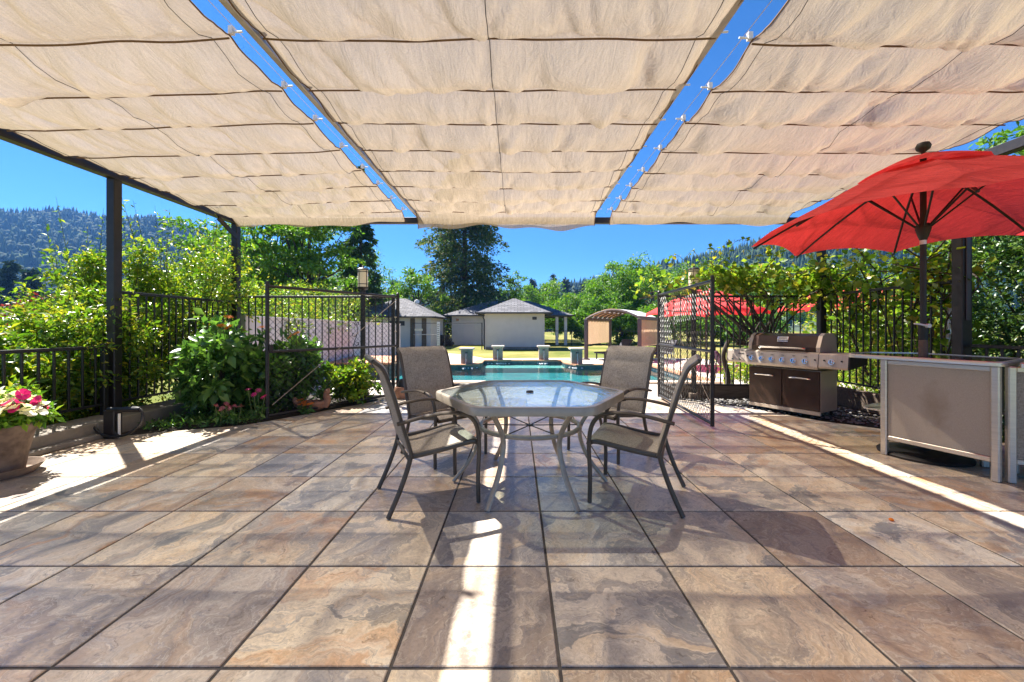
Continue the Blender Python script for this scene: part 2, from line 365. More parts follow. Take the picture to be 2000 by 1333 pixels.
def shingle_mat():
    a = N('grey_shingles'); tc = a.n('TexCoord').outputs['Object']
    br = a.n('TexBrick', i_Vector=tc, i_Scale=1.0); br.inputs['Color1'].default_value = (.085, .082, .092, 1); br.inputs['Color2'].default_value = (.17, .165, .18, 1)
    br.inputs['Mortar'].default_value = (.03, .03, .033, 1); br.inputs['Mortar Size'].default_value = .02; br.inputs['Brick Width'].default_value = .45; br.inputs['Row Height'].default_value = .2
    mp = a.n('Mapping', i_Vector=tc); a.l(mp.outputs[0], br.inputs['Vector'])
    c = a.mix(.5, br.outputs['Color'], a.ramp(a.noise(tc, 3, 5), [(.3, (.7, .7, .7)), (.7, (1.3, 1.3, 1.3))]), 'MULTIPLY')
    return a.fin(a.pbsdf(c, .85).outputs[0])
M_ROOF = shingle_mat()
def ground_mat():
    a = N('dry_lawn'); tc = a.n('TexCoord').outputs['Object']
    n = a.noise(tc, .16, 6, .6); f = a.noise(tc, 5, 6, .7)
    c = a.ramp(n, [(.35, (.085, .12, .022)), (.5, (.19, .185, .05)), (.62, (.34, .27, .10))])
    c = a.mix(.6, c, a.ramp(f, [(.3, (.6, .6, .55)), (.7, (1.25, 1.25, 1.2))]), 'MULTIPLY')
    return a.fin(a.pbsdf(c, .95, 0, a.bump(f, .6, .05), .1).outputs[0])
M_LAWN = ground_mat()
M_HILL = mat('hill_undergrowth', (.045, .065, .028), .95, var=.4, scale=.05)
# foliage
L_POM = leaf_mat('pomegranate_leaf', [(0, (.05, .125, .012)), (.4, (.115, .23, .02)), (.75, (.24, .34, .028)), (1, (.42, .36, .04))], .45, .32, .5)
L_DARK = leaf_mat('hedge_leaf', [(0, (0.022, 0.062, 0.015)), (.6, (0.056, 0.119, 0.025)), (1, (0.125, 0.188, 0.037))], .3, .32, .55)
L_ZIN = leaf_mat('zinnia_leaf', [(0, (0.049, 0.124, 0.031)), (.6, (0.105, 0.229, 0.053)), (1, (0.194, 0.334, 0.070))], .38, .33, .5)
L_VINE = leaf_mat('vine_leaf', [(0, (0.075, 0.167, 0.016)), (.5, (0.159, 0.267, 0.030)), (.85, (0.300, 0.333, 0.041)), (1, (0.434, 0.316, 0.049))], .55, .33, .5)
L_LOC = leaf_mat('locust_leaf', [(0, (0.046, 0.132, 0.019)), (.6, (0.096, 0.217, 0.023)), (1, (0.171, 0.295, 0.039))], .42, .5)
L_CED = leaf_mat('cedar_needles', [(0, (.028, .068, .024)), (.5, (.062, .115, .036)), (.85, (.12, .165, .05)), (1, (.23, .18, .075))], .38, .6, .2)
L_BRIGHT = leaf_mat('bright_leaf', [(0, (0.053, 0.150, 0.015)), (.6, (0.112, 0.255, 0.022)), (1, (0.225, 0.330, 0.030))], .42, .5)
L_CON = leaf_mat('far_conifer_needles', [(0, (.012, .035, .022)), (1, (.03, .06, .032))], .15, .7)
L_RED = leaf_mat('red_leaf', [(0, (0.090, 0.012, 0.022)), (1, (0.240, 0.030, 0.053))], .35, .5)
L_FOREST = leaf_mat('hillside_tree', [(0, (0.014, 0.034, 0.014)), (.5, (0.026, 0.055, 0.018)), (.8, (0.050, 0.080, 0.025)), (1, (0.085, 0.105, 0.035))], .1, .8, .1)
L_PETW = leaf_mat('white_petal', [(0, (.72, .70, .68)), (1, (.82, .80, .76))], .35, .6)
L_PETP = leaf_mat('magenta_petal', [(0, (.55, .01, .20)), (1, (.75, .03, .30))], .35, .6)
L_PETO = leaf_mat('orange_petal', [(0, (.75, .17, .01)), (1, (.85, .30, .02))], .35, .6)
L_PETK = leaf_mat('pink_petal', [(0, (.62, .12, .24)), (1, (.75, .32, .36))], .35, .6)
# ---------------------------------------------------------------- the setting
def sheet_with_hole(name, outer, hole, z, m, label=None):
    bm = bmesh.new()
    for loop in (outer, hole):
        if not loop: continue
        vs = [bm.verts.new((x, y, z)) for x, y in loop]
        for i in range(len(vs)): bm.edges.new((vs[i], vs[(i + 1) % len(vs)]))
    bmesh.ops.triangle_fill(bm, use_beauty=True, edges=list(bm.edges)); bmesh.ops.recalc_face_normals(bm, faces=bm.faces)
    for f in bm.faces:
        if f.normal.z < 0: f.normal_flip()
    me = bpy.data.meshes.new(name); bm.to_mesh(me); bm.free()
    o = link(name, me, m); o['kind'] = 'structure'; return o
POOL = [(-6.2, 11.0), (-.9, 11.0), (-.55, 10.55), (2.2, 10.55), (2.55, 11.0), (5.2, 11.0), (5.2, 15.8), (2.35, 15.8), (2.0, 16.6), (2.0, 17.9), (-1.5, 17.9), (-1.5, 16.6), (-1.85, 15.8), (-6.2, 15.8)]
DECK = [(-6.4, 6.3), (9, 6.3), (9, 19.6), (2.5, 19.9), (-1.6, 19.6), (-3.0, 22.5), (-5.0, 24.0), (-7.0, 24.0), (-7.0, 10)]
sheet_with_hole('ground', [(-900, -60), (900, -60), (900, 160), (-900, 160)], [(-6.0, 6.6), (8.8, 6.6), (8.8, 19.2), (-6.0, 19.2)], GZ - .02, M_LAWN)
sheet_with_hole('pool_deck', DECK, POOL, GZ, M_DECK)
# the raised patio: a slab (the joints) and its tiles
PATIO = [(-4.62, -2.0), (5.3, -2.0), (5.3, 4.1), (4.37, 4.80), (3.97, 5.2), (3.6, 5.85), (3.2, 6.4), (2.55, 6.85), (-2.1, 6.95), (-3.22, 5.22), (-3.42, 4.98), (-3.75, 4.82), (-4.15, 4.64), (-4.62, 4.36)]
pf = thing('patio_floor', None, None); pf['kind'] = 'structure'
MB().prism(PATIO, GZ, -.006).build('mortar_bed', M_GROUT, pf)
def clip_poly(subj, x0, x1, y0, y1):
    def cut(P, ins, inter):
        out = []
        for i in range(len(P)):
            a, b = P[i - 1], P[i]
            if ins(b):
                if not ins(a): out.append(inter(a, b))
                out.append(b)
            elif ins(a): out.append(inter(a, b))
        return out
    def ix(v): return lambda a, b: (v, a[1] + (b[1] - a[1]) * (v - a[0]) / (b[0] - a[0]))
    def iy(v): return lambda a, b: (a[0] + (b[0] - a[0]) * (v - a[1]) / (b[1] - a[1]), v)
    P = subj
    for ins, it in ((lambda p: p[0] >= x0, ix(x0)), (lambda p: p[0] <= x1, ix(x1)), (lambda p: p[1] >= y0, iy(y0)), (lambda p: p[1] <= y1, iy(y1))):
        if not P: break
        P = cut(P, ins, it)
    Q = []
    for p in P:
        if not Q or (abs(p[0] - Q[-1][0]) + abs(p[1] - Q[-1][1])) > 1e-4: Q.append(p)
    return Q
def area(P): return .5 * sum(P[i - 1][0] * P[i][1] - P[i][0] * P[i - 1][1] for i in range(len(P)))
TS = .6095; J = .0065
def tile_mesh(P, name='tile'):
    n = len(P); c = (sum(p[0] for p in P) / n, sum(p[1] for p in P) / n)
    ins = [(p[0] + (c[0] - p[0]) * .012, p[1] + (c[1] - p[1]) * .012) for p in P]
    vs = [(x, y, -.012) for x, y in P] + [(x, y, -.003) for x, y in P] + [(x, y, 0) for x, y in ins]
    fs = [tuple(range(2 * n, 3 * n))] + [(i, (i + 1) % n, n + (i + 1) % n, n + i) for i in range(n)] + [(n + i, n + (i + 1) % n, 2 * n + (i + 1) % n, 2 * n + i) for i in range(n)]
    me = bpy.data.meshes.new(name); me.from_pydata(vs, [], fs); me.materials.append(M_TILE); me.update(); return me
hw = TS / 2 - J
FULL = tile_mesh([(-hw, -hw), (hw, -hw), (hw, hw), (-hw, hw)])
for j in range(-3, 10):
    for i in range(-9, 10):
        x0 = .154 + i * TS; y0 = 1.431 + j * TS
        if y0 < .15: continue
        P = clip_poly(PATIO, x0 + J, x0 + TS - J, y0 + J, y0 + TS - J)
        if len(P) < 3 or abs(area(P)) < .004: continue
        cx, cy = x0 + TS / 2, y0 + TS / 2
        full = abs(area(P)) > (2 * hw) ** 2 * .999
        me = FULL if full else tile_mesh([(x - cx, y - cy) for x, y in (P if area(P) > 0 else P[::-1])])
        rt = ((i * 7 + j * 5 + i * j) % 4) if full else 0
        t = link('tile', me, None, pf, (cx, cy, random.Random(i * 91 + j).uniform(-.0008, .0008)), (0, 0, rt * math.pi / 2))
# hills beyond the garden
PX = np.array([-1500, -600, 0, 200, 300, 380, 440, 520, 620, 760, 900, 1000, 1100, 1180, 1250, 1350, 1450, 1500, 1600, 1800, 2000, 2600, 3400], float)
TT = np.array([.25, .29, .285, .275, .275, .258, .225, .185, .14, .10, .085, .085, .10, .125, .15, .178, .20, .228, .27, .31, .33, .36, .30], float)
UU = (PX - 1010) / 779.
def ridge(u):
    return 560 - 130 * np.clip((u + .3) / .6, 0, 1) * 1.0
def hill_h(X, Z):
    u = X / Z; T = np.interp(u, UU, TT); zr = ridge(u)
    s = np.clip((Z - 150) / (zr - 150), 0, 1); s = s * s * (3 - 2 * s)
    und = 5 * np.sin(X * .021 + 1.3) * np.sin(Z * .017) + 3 * np.sin(X * .055 + Z * .04)
    back = np.clip((Z - zr) / 200, 0, 1)
    return (T * zr - 15) * s * (1 - .5 * back) + und * s - .32
us = np.linspace(-2.2, 2.2, 220); zs = np.concatenate([np.linspace(150, 620, 48), np.linspace(650, 900, 6)])
ug, zg = np.meshgrid(us, zs); Xg = ug * zg
Hg = hill_h(Xg, zg); nz, nu = Xg.shape
idx = np.arange(nz * nu).reshape(nz, nu)
F = np.stack([idx[:-1, :-1], idx[:-1, 1:], idx[1:, 1:], idx[1:, :-1]], -1).reshape(-1, 4)
o = link('hillside', np_mesh('hillside', np.stack([Xg, zg, Hg], -1).reshape(-1, 3), F, 4), M_HILL); o['kind'] = 'structure'
# the wood on the hills: one mass of far-off crowns
rng = np.random.default_rng(5); NT = 20000
u = rng.uniform(-1.75, 1.75, NT); z = 165 + (ridge(u) + 15 - 165) * np.sqrt(rng.uniform(0, 1, NT)); x = u * z
hz = hill_h(x, z); con = rng.uniform(size=NT) < np.where(hz > 55, .5, .3) + .25 * (u > -.2)
ring8 = np.array([[math.cos(k * math.pi / 3), math.sin(k * math.pi / 3)] for k in range(6)])
V = []; Fs = []
rad = 1.7 + 2.3 * rng.uniform(0, 1, NT) ** 2; hgt = np.where(con, rng.uniform(8, 17, NT), rng.uniform(6, 10, NT)); rad = np.where(con, rad * .8, rad * 1.3)
prof_c = [(0.6, .0), (1.0, .12), (.62, .5), (.3, .78)]; prof_d = [(.45, .05), (1.0, .35), (.95, .65), (.5, .92)]
lev = np.where(con[:, None, None], np.array(prof_c)[None], np.array(prof_d)[None])        # NT x 4 x 2
jit = rng.uniform(.6, 1.4, (NT, 4, 6)); ang0 = rng.uniform(0, 1, NT) * 2 * np.pi
ca, sa = np.cos(ang0)[:, None, None], np.sin(ang0)[:, None, None]
rx = ring8[:, 0][None, None] * ca - ring8[:, 1][None, None] * sa; ry = ring8[:, 0][None, None] * sa + ring8[:, 1][None, None] * ca
rr = rad[:, None, None] * lev[:, :, 0:1] * jit
vx = x[:, None, None] + rr * rx; vy = z[:, None, None] + rr * ry; vz = hz[:, None, None] + hgt[:, None, None] * (lev[:, :, 1:2] + .05 * (jit - 1))+ 0 * rx
ringv = np.stack([vx, vy, vz], -1).reshape(NT, 24, 3); topv = np.stack([x + rng.normal(size=NT) * .4, z, hz + hgt], -1)[:, None, :]
V = np.concatenate([ringv, topv], 1).reshape(-1, 3)
tri = []
for l in range(3):
    for k in range(6):
        a_, b_ = l * 6 + k, l * 6 + (k + 1) % 6; tri += [(a_, b_, b_ + 6), (a_, b_ + 6, a_ + 6)]
for k in range(6): tri.append((18 + k, 18 + (k + 1) % 6, 24))
F = (np.arange(NT)[:, None, None] * 25 + np.array(tri)[None]).reshape(-1, 3)
o = link('hillside_forest', np_mesh('hillside_forest', V, F), L_FOREST); tag(o, 'mixed wood covering the hills behind the garden', 'forest', kind='stuff')

# ---------------------------------------------------------------- pergola
PG = thing('pergola', 'dark steel pergola frame standing over the tiled patio', 'pergola', (0, 4, 0))
def W_(b, name, m, parent, smooth=False):      # world-built part of a thing: subtract the thing's place
    b.o = Vector((0, 0, 0)); inv = parent_matrix(parent).inverted()
    b.v = [tuple(inv @ Vector(p)) for p in b.v]; return b.build(name, m, parent, smooth)
def parent_matrix(p):
    m = Matrix.LocRotScale(p.location, p.rotation_euler, None)
    return parent_matrix(p.parent) @ m if p.parent else m
XL, XR, HB = -4.97, 5.15, 3.1
for x, y, w in ((XL, 4.92, .105), (XL, 7.05, .105), (XR, 4.62, .12), (XR, 6.75, .105), (XL, -.6, .105), (XR, -.6, .12)):
    W_(MB().box((x, y, (HB - .055 + .02) / 2), (w, w, HB - .075), bev=.008), 'post', M_POST, PG)
for x in (XL, XR): W_(MB().box((x, 3.2, HB), (.11, 7.9, .11), bev=.006), 'side_beam', M_POST, PG)
for y in (7.05, -.6): W_(MB().box(((XL + XR) / 2, y, HB + .004), (XR - XL - .112, .1, .105), bev=.006), 'cross_beam', M_POST, PG)
for x in (-1.765, 1.335): W_(MB().box((x, 3.2, 3.215), (.05, 7.8, .08), bev=.004), 'rafter', M_RAFTER, PG)
for x, s in ((XL, 1), (XR, -1)):
    W_(MB().bar((x + s * .06, 6.55, HB - .08), (x + s * .06, 6.98, HB - .3), .02, .08), 'brace', M_POST, PG)
W_(MB().box((5.15, 4.552, 1.9), (.05, .012, 1.2), bev=.004), 'cover_plate', mat('grey_plate', (.06, .06, .075), .5), PG)
# shade cloths hung between the rafters
def canopy(label, x0, x1, h, ys, sag, seed, tail, hemd=True, rods=True, hL=0., hR=0.):
    rs = np.random.default_rng(seed)
    T = thing('shade_canopy', label, 'shade canopy', ((x0 + x1) / 2, ys[-1], h), 0, 'shade cloths of the pergola')
    nx = 96; Lx = x1 - x0; xs = np.linspace(0, 1, nx + 1); rows = []
    nb = len(ys) - 1
    for b in range(nb):
        ya, yb = ys[b], ys[b + 1]; ns = 14; sg = sag * rs.uniform(.8, 1.25)
        ph = rs.uniform(0, 6.28, 12); fr = rs.uniform(4, 22, 12); am = rs.uniform(.2, 1, 12) / (fr ** .8)
        sk = rs.uniform(-2.5, 2.5, 12); cp_ = rs.uniform(0, 6.28, 5); cs_ = rs.uniform(-1, 1, 5)
        folds = [(rs.uniform(.03, .97), rs.uniform(-.35, .35), rs.uniform(.008, .026), rs.uniform(.012, .040)) for _ in range(16)]
        folds += [(.5 + rs.normal() * .01, rs.uniform(-.1, .1), .012, .035), (.5 + rs.normal() * .02, rs.uniform(-.4, .4), .014, .03)]
        for k in range(ns + (1 if b == nb - 1 else 0)):
            t = k / ns; y = ya + (yb - ya) * t
            prof = (t ** 1.12) * (1 - t) * 4.1 if t > 0 else 0
            prof = prof * (1 + .35 * t)
            zz = -sg * prof * (1 - .68 * (np.abs(xs - .5) * 2) ** 5)
            wr = sum(a_ * np.sin(f_ * xs * Lx + p_ + s_ * t) for a_, f_, p_, s_ in zip(am, fr, ph, sk))
            zz += .055 * wr * (prof * .8 + .12)
            crk = sum(.5 ** q_ * np.sin((9 + 7 * q_) * xs * Lx + cp_[q_] + (6 + 5 * q_) * t * cs_[q_]) * np.sin((4 + 3 * q_) * t + cp_[q_] * 2) for q_ in range(5))
            zz += .011 * crk * min(1, prof * 1.2) - .010 * math.exp(-((t - .80) / .05) ** 2) * (1 + .5 * np.sin(xs * 11 + b))
            for fx, fs_, fw, fa in folds:
                dd = (xs - (fx + fs_ * (t - .5) * .35)) / fw
                zz += fa * np.exp(-dd * dd) * min(1, prof * 1.1) * (1 if fa > .03 else np.sign(fs_))
            zz += -.016 * np.sin(xs * np.pi) + .006 * np.sin(xs * 9 + b * 1.7) + hL * (1 - xs) + hR * xs
            yy = y + .012 * np.sin(xs * 7 + b) + .008 * np.sin(xs * 23 + b * 2.1) + .03 * (xs - .5) ** 2
            ex = np.where(xs < .5, -1, 1) * .003 * prof * ((np.abs(xs - .5) * 2) ** 8)
            rows.append(np.stack([x0 + xs * Lx - ex, yy, h + zz], -1))
    last = rows[-1]
    for k, (dy, dz) in enumerate(tail):
        q = last.copy(); q[:, 1] += dy; q[:, 2] += dz * (1 + .18 * np.sin(xs * 8 + seed) + .12 * np.sin(xs * 21 + seed * 2)); rows.append(q)
    G = np.array(rows); nr = len(rows); G = G - np.array(T.location)
    idx = np.arange(nr * (nx + 1)).reshape(nr, nx + 1)
    F = np.stack([idx[:-1, :-1], idx[:-1, 1:], idx[1:, 1:], idx[1:, :-1]], -1).reshape(-1, 4)
    me = np_mesh('cloth', G.reshape(-1, 3), F, 4); me.polygons.foreach_set('use_smooth', [True] * len(me.polygons))
    link('cloth', me, M_SHADE, T)
    hb = MB()
    for c in (0, nx): hb.tube([tuple(G[r, c]) for r in range(nr)], .006, 5)
    hb.build('hem', M_HEM, T, True)
    for b in range(1, nb + 1):
        y = ys[b]; g = G[b * 14]
        W2 = MB().tube([tuple(g[k] + np.array([0, -.006, -.024])) for k in range(0, nx + 1, 3)], .0065, 6)
        bt = W2.build('batten', M_HEM, T, True)
        for s, c in ((-1, 0), (1, nx)):
            p = g[c] + np.array([0, 0, .02]); e = MB().tube([tuple(p), tuple(p + np.array([s * .085, 0, .004]))], .007, 6)
            e.box(tuple(p + np.array([s * .012, 0, .012])), (.03, .03, .05)); e.build('batten_end', M_WHITE, bt)
    cords = ((.035, .5, .965) if Lx > 2.9 else (.035, .5, .95))
    for c in cords:
        k = int(c * nx); pts = [G[r, k] + np.array([0, 0, -.008 - .012 * (r % 14 > 4)]) for r in range(0, nr - len(tail), 3)]
        MB().tube([tuple(p) for p in pts], .0028, 4).build('cord', M_HOSE, T, True)
    for xx, c in ((x0 - .035, 0), (x1 + .035, nx)):
        MB().tube([(xx - T.location.x, ys[0] - T.location.y, .05 + (hL if c == 0 else hR)), (xx - T.location.x, 7.0 - T.location.y, .05 + (hL if c == 0 else hR))], .003, 4).build('cable', M_STEEL, T)
    return T
YS = [-.6, -.02, .56, 1.14, 1.72, 2.20, 2.70, 3.28, 3.82, 4.40, 4.98, 5.56, 6.14, 6.72]
canopy('shade cloth on the left of the pergola, its white batten ends showing', -4.87, -1.95, 3.2, [y + .02 * math.sin(i * 2.1) for i, y in enumerate(YS)], .088, 3, [(.10, -.05), (.17, -.11), (.19, -.15)], hL=-.085)
canopy('middle shade cloth of the pergola, above the table', -1.72, 1.345, 3.2, YS, .095, 8, [(.10, -.05), (.19, -.11), (.21, -.17), (.215, -.235)])
canopy('shade cloth on the right of the pergola, beside the red umbrella', 1.60, 4.66, 3.18, [y + .03 * math.sin(i * 1.3 + 1) for i, y in enumerate(YS)], .105, 14, [(.10, -.05), (.18, -.11), (.20, -.16)])
# ---------------------------------------------------------------- table
TB = thing('patio_table', 'hexagonal glass topped patio table between four sling chairs', 'table', (.10, 3.14, 0))
def hexa(r, rot=0): return [(r * math.cos(R(60 * k + rot)), r * math.sin(R(60 * k + rot))) for k in range(6)]
def rounded(poly, r, n=4):
    out = []
    for i in range(len(poly)):
        p = Vector(poly[i]).to_2d(); a = Vector(poly[i - 1]).to_2d(); b = Vector(poly[(i + 1) % len(poly)]).to_2d()
        A = p + (a - p).normalized() * r; B = p + (b - p).normalized() * r
        for k in range(n + 1):
            t = k / n; out.append(tuple((A * (1 - t) ** 2 + p * 2 * t * (1 - t) + B * t * t)))
    return out
def ring_band(mb, po, pi, z0, z1, drop=0):
    n = len(po); vs = []
    for P, z in ((po, z0), (po, z1 - .008), ([(x * .993, y * .993) for x, y in po], z1), (pi, z1), (pi, z0)): vs += [(x, y, z) for x, y in P]
    fs = []
    for l in range(5):
        for i in range(n): fs.append((l * n + i, l * n + (i + 1) % n, ((l + 1) % 5) * n + (i + 1) % n, ((l + 1) % 5) * n + i))
    return mb.add(vs, fs)
ro = rounded(hexa(.76), .09); ri = [(x * .945, y * .945) for x, y in ro]
ring_band(MB(), ro, ri, .665, .72).build('rim', M_TAUPE, TB, True)
gl = MB().prism([(x * .950, y * .950) for x, y in ro], .704, .7135).build('glass_top', M_GLASS, TB)
MB().lathe([(.0, .722), (.026, .722), (.03, .714), (.03, .700), (.0, .700)], seg=18, cap=False).build('hole_plug', M_DARK, gl, True)
for k in range(6):
    th = R(60 * k); c, s = math.cos(th), math.sin(th)
    pr = catmull([(.575, .69), (.50, .60), (.405, .46), (.40, .34), (.47, .18), (.60, .012)], 5)
    MB().tube([(q[0] * c, q[0] * s, q[1]) for q in pr], .021, 8, flat=(1.0, .75)).build('leg', M_TAUPE, TB, True)
MB().tube([(.385 * math.cos(R(10 * k)), .385 * math.sin(R(10 * k)), .455) for k in range(37)], .018, 8, cap=False).build('ring_brace', M_TAUPE, TB, True)
b = MB()
for k in range(3):
    th = R(60 * k); c, s = math.cos(th), math.sin(th); b.tube([(.385 * c, .385 * s, .455 + .001 * k), (.03 * c, .03 * s, .452), (-.03 * c, -.03 * s, .452), (-.385 * c, -.385 * s, .455)], .0045, 6)
b.tube([(.03 * math.cos(R(30 * k)), .03 * math.sin(R(30 * k)), .452) for k in range(13)], .004, 5, cap=False)
b.build('wire_stretcher', M_BRONZE, TB, True)
# ---------------------------------------------------------------- chairs (local front is -y)
def sling_sheet(pts, hw, puff, th=.012, nx=10, edge=.0):
    """surface swept along pts (y,z) across the chair; puff(t) swells it; closed thin slab"""
    n = len(pts); vs = []; fs = []
    P = [Vector((0, p[0], p[1])) for p in pts]
    for side in (1, -1):
        for i, p in enumerate(P):
            t = (P[min(i + 1, n - 1)] - P[max(i - 1, 0)]).normalized(); nn = Vector((0, -t.z, t.y))
            for k in range(nx + 1):
                u = -1 + 2 * k / nx; sw = puff(i / (n - 1), u)
                vs.append(p + Vector((u * hw, 0, 0)) + nn * side * (th * .5 + sw * th * (1 - u ** 6)))
    w = nx + 1; tot = n * w
    for i in range(n - 1):
        for k in range(nx):
            a = i * w + k; fs.append((a, a + 1, a + w + 1, a + w)); fs.append((tot + a, tot + a + w, tot + a + w + 1, tot + a + 1))
    for i in range(n - 1):
        for k in (0, nx):
            a = i * w + k; fs.append((a, a + w, tot + a + w, tot + a))
    for k in range(nx):
        for i in (0, n - 1):
            a = i * w + k; fs.append((a, a + 1, tot + a + 1, tot + a))
    return vs, fs
def make_chair():
    T = thing('sling_chair', 'x', 'chair', (0, 0, 0), 0, 'patio chairs around the table'); hw = .268
    backline = catmull([(.185, .375), (.215, .48), (.265, .65), (.315, .82), (.365, .95), (.425, 1.005)], 4)
    bl = [(q[0], q[1]) for q in backline]
    for s in (-1, 1):
        MB().tube([(s * hw, y, z) for y, z in bl] , .0165, 8, flat=(1.25, .8)).build('back_post', M_BRONZE, T, True)
        MB().tube([(s * hw, v.x, v.y) for v in catmull([Vector((.19, .40, 0)), Vector((.215, .30, 0)), Vector((.27, .15, 0)), Vector((.335, .006, 0))], 4)], .0165, 8).build('rear_leg', M_BRONZE, T, True)
        fl = catmull([Vector((-.265, .006, 0)), Vector((-.262, .2, 0)), Vector((-.27, .40, 0)), Vector((-.25, .54, 0)), Vector((-.19, .615, 0)), Vector((-.10, .640, 0))], 5)
        MB().tube([(s * (hw + .018), v.x, v.y) for v in fl], .0155, 8).build('front_leg', M_BRONZE, T, True)
        ar = catmull([Vector((-.12, .637, 0)), Vector((.0, .642, 0)), Vector((.13, .628, 0)), Vector((.285, .598, 0))], 4)
        MB().tube([(s * (hw + .020), v.x, v.y + .004) for v in ar], .0165, 8, flat=(1.5, .75)).build('armrest', M_BRONZE, T, True)
        MB().tube([(s * (hw - .01), v.x, v.y) for v in catmull([Vector((-.285, .405, 0)), Vector((-.22, .425, 0)), Vector((0, .395, 0)), Vector((.19, .375, 0))], 4)], .0155, 8, flat=(.9, 1.2)).build('seat_rail', M_BRONZE, T, True)
    b = MB().tube([(-hw + .01, -.285, .404), (hw - .01, -.285, .404)], .012, 8); b.tube([(-hw, .2, .35), (hw, .2, .35)], .012, 8); b.build('cross_bar', M_BRONZE, T, True)
    MB().tube([(-hw, .425, 1.005), (-hw * .5, .435, 1.008), (hw * .5, .435, 1.008), (hw, .425, 1.005)], .0155, 8).build('top_rail', M_BRONZE, T, True)
    sp = catmull([Vector((-.285, .418, 0)), Vector((-.2, .427, 0)), Vector((-.02, .392, 0)), Vector((.12, .372, 0)), Vector((.195, .385, 0))], 4)
    vs, fs = sling_sheet([(v.x, v.y) for v in sp], hw - .012, lambda t, u: .15, .010)
    MB().add(vs, fs).build('seat', M_SLING, T, True)
    bp = catmull([Vector((.185, .395, 0)), Vector((.213, .48, 0)), Vector((.262, .65, 0)), Vector((.312, .82, 0)), Vector((.36, .945, 0)), Vector((.425, 1.015, 0))], 9)
    def puff(t, u):
        v = abs(math.sin(math.pi * (t * 3.02))) ** .5
        return .9 * v
    vs, fs = sling_sheet([(v.x, v.y) for v in bp], hw - .006, puff, .016, 12)
    MB().add(vs, fs).build('backrest', M_SLING, T, True)
    return T
CH = make_chair()
for k, (x, y, fx, fy, lab) in enumerate((
        (-.63, 2.92, .50, .235, 'sling chair nearest the camera on the left of the table, seat half sunlit'),
        (.86, 2.93, -.50, .215, 'sling chair nearest the camera on the right of the table'),
        (-.69, 3.82, .70, -.70, 'sling chair behind the table on the left, beside the flower bed gate'),
        (.90, 3.93, -.72, -.66, 'sling chair behind the table on the right, its back towards the pool'))):
    o = CH if k == 0 else copy_tree(CH)
    o.location = (x, y, 0); o.rotation_euler = (0, 0, math.atan2(fx, -fy)); o['label'] = lab
# ---------------------------------------------------------------- barbecue
G = thing('gas_grill', 'brown enamel gas barbecue with stainless control panel by the vine fence', 'grill', (3.97, 5.79, 0), R(-60.6))
MB().box((0, .02, .36), (.94, .46, .56), bev=.006).build('cabinet', M_STEEL, G)
for s in (-1, 1):
    d = MB().box((s * .237, -.222, .365), (.466, .022, .53), bev=.006).build('door', M_BROWN, G)
    MB().tube(catmull([(s * .237 - .13, -.234, .52), (s * .237 - .12, -.27, .525), (s * .237, -.276, .528), (s * .237 + .12, -.27, .525), (s * .237 + .13, -.234, .52)], 4), .011, 8).build('door_handle', M_CHROME, d, True)
MB().box((0, -.215, .07), (.95, .03, .055), bev=.005).build('kick_plate', M_STEEL, G)
for sx in (-.42, .42):
    for sy in (-.17, .2): 
        MB().tube([(sx - .012, sy, .025), (sx + .012, sy, .025)], .024, 12).box((sx, sy, .045), (.03, .03, .03)).build('castor', M_DARK, G)
prof = [(-.30, .665), (-.315, .70), (-.285, .865), (-.25, .885), (.24, .885), (.24, .665)]
def xprism(mb, x0, x1, pr):
    n = len(pr); vs = [(x0, y, z) for y, z in pr] + [(x1, y, z) for y, z in pr]
    return mb.add(vs, [tuple(range(n)), tuple(range(n, 2 * n))[::-1]] + [(i, (i + 1) % n, n + (i + 1) % n, n + i) for i in range(n)])
cp = xprism(MB(), -.475, .475, prof).build('control_panel', M_STEEL, G)
shp = [(-.295, .685), (-.305, .71), (-.28, .862), (-.25, .88), (.22, .88), (.22, .74)]
xprism(MB(), -.76, -.478, shp).build('side_shelf', M_STEEL, G); sb = xprism(MB(), .478, .80, shp).build('side_burner', M_STEEL, G)
xprism(MB(), .801, .815, shp).build('end_cap', M_DARK, G); xprism(MB(), -.774, -.761, shp).build('end_cap', M_STEEL, G)
def knob(x, z, r, par):
    k = MB(); nrm = Vector((0, -.985, .17)); c = Vector((x, -.302, z))
    k.tube([c, c + nrm * .012], r * 1.3, 16); k.tube([c + nrm * .012, c + nrm * .04], [r, r * .86], 16); o = k.build('knob', M_CHROME, par, True)
    MB().bar(c + nrm * .038 + Vector((0, 0, -r * .8)), c + nrm * .038 + Vector((0, 0, r * .8)), .008, .012, up=nrm).build('knob_grip', M_DARK, o)
for k in range(6): knob(-.385 + k * .142, .765, .027, cp)
knob(.63, .775, .027, sb)
for x in (-.45, .445, .55, .74):
    MB().tube([(x, -.298, .79), (x, -.315, .793)], .010, 10).build('button', M_DARK, cp if abs(x) < .47 else sb, True)
for x in (-.68, -.56): MB().tube([(x, -.296, .73), (x, -.32, .733)], .013, 10).build('tool_hook', M_CHROME, G, True)
b = MB()
for k in range(7): b.box((-.60 + k * .014, -.289, .822), (.009, .004, .012), M=Matrix.Rotation(R(-10), 3, 'X'))
b.build('lettering', M_DARK, G)
b = MB()
for k in range(6):
    for q in range(5): b.box((-.40 + k * .142 + q * .008, -.2965, .832), (.005, .003, .006), M=Matrix.Rotation(R(-10), 3, 'X'))
b.build('dial_lettering', M_DARK, cp)
lidp = [(-.225, .888), (-.232, .95), (-.16, 1.10), (-.09, 1.135), (.12, 1.135), (.2, 1.08), (.225, .888)]
lid = xprism(MB(), -.425, .425, lidp).build('lid', M_BROWN, G)
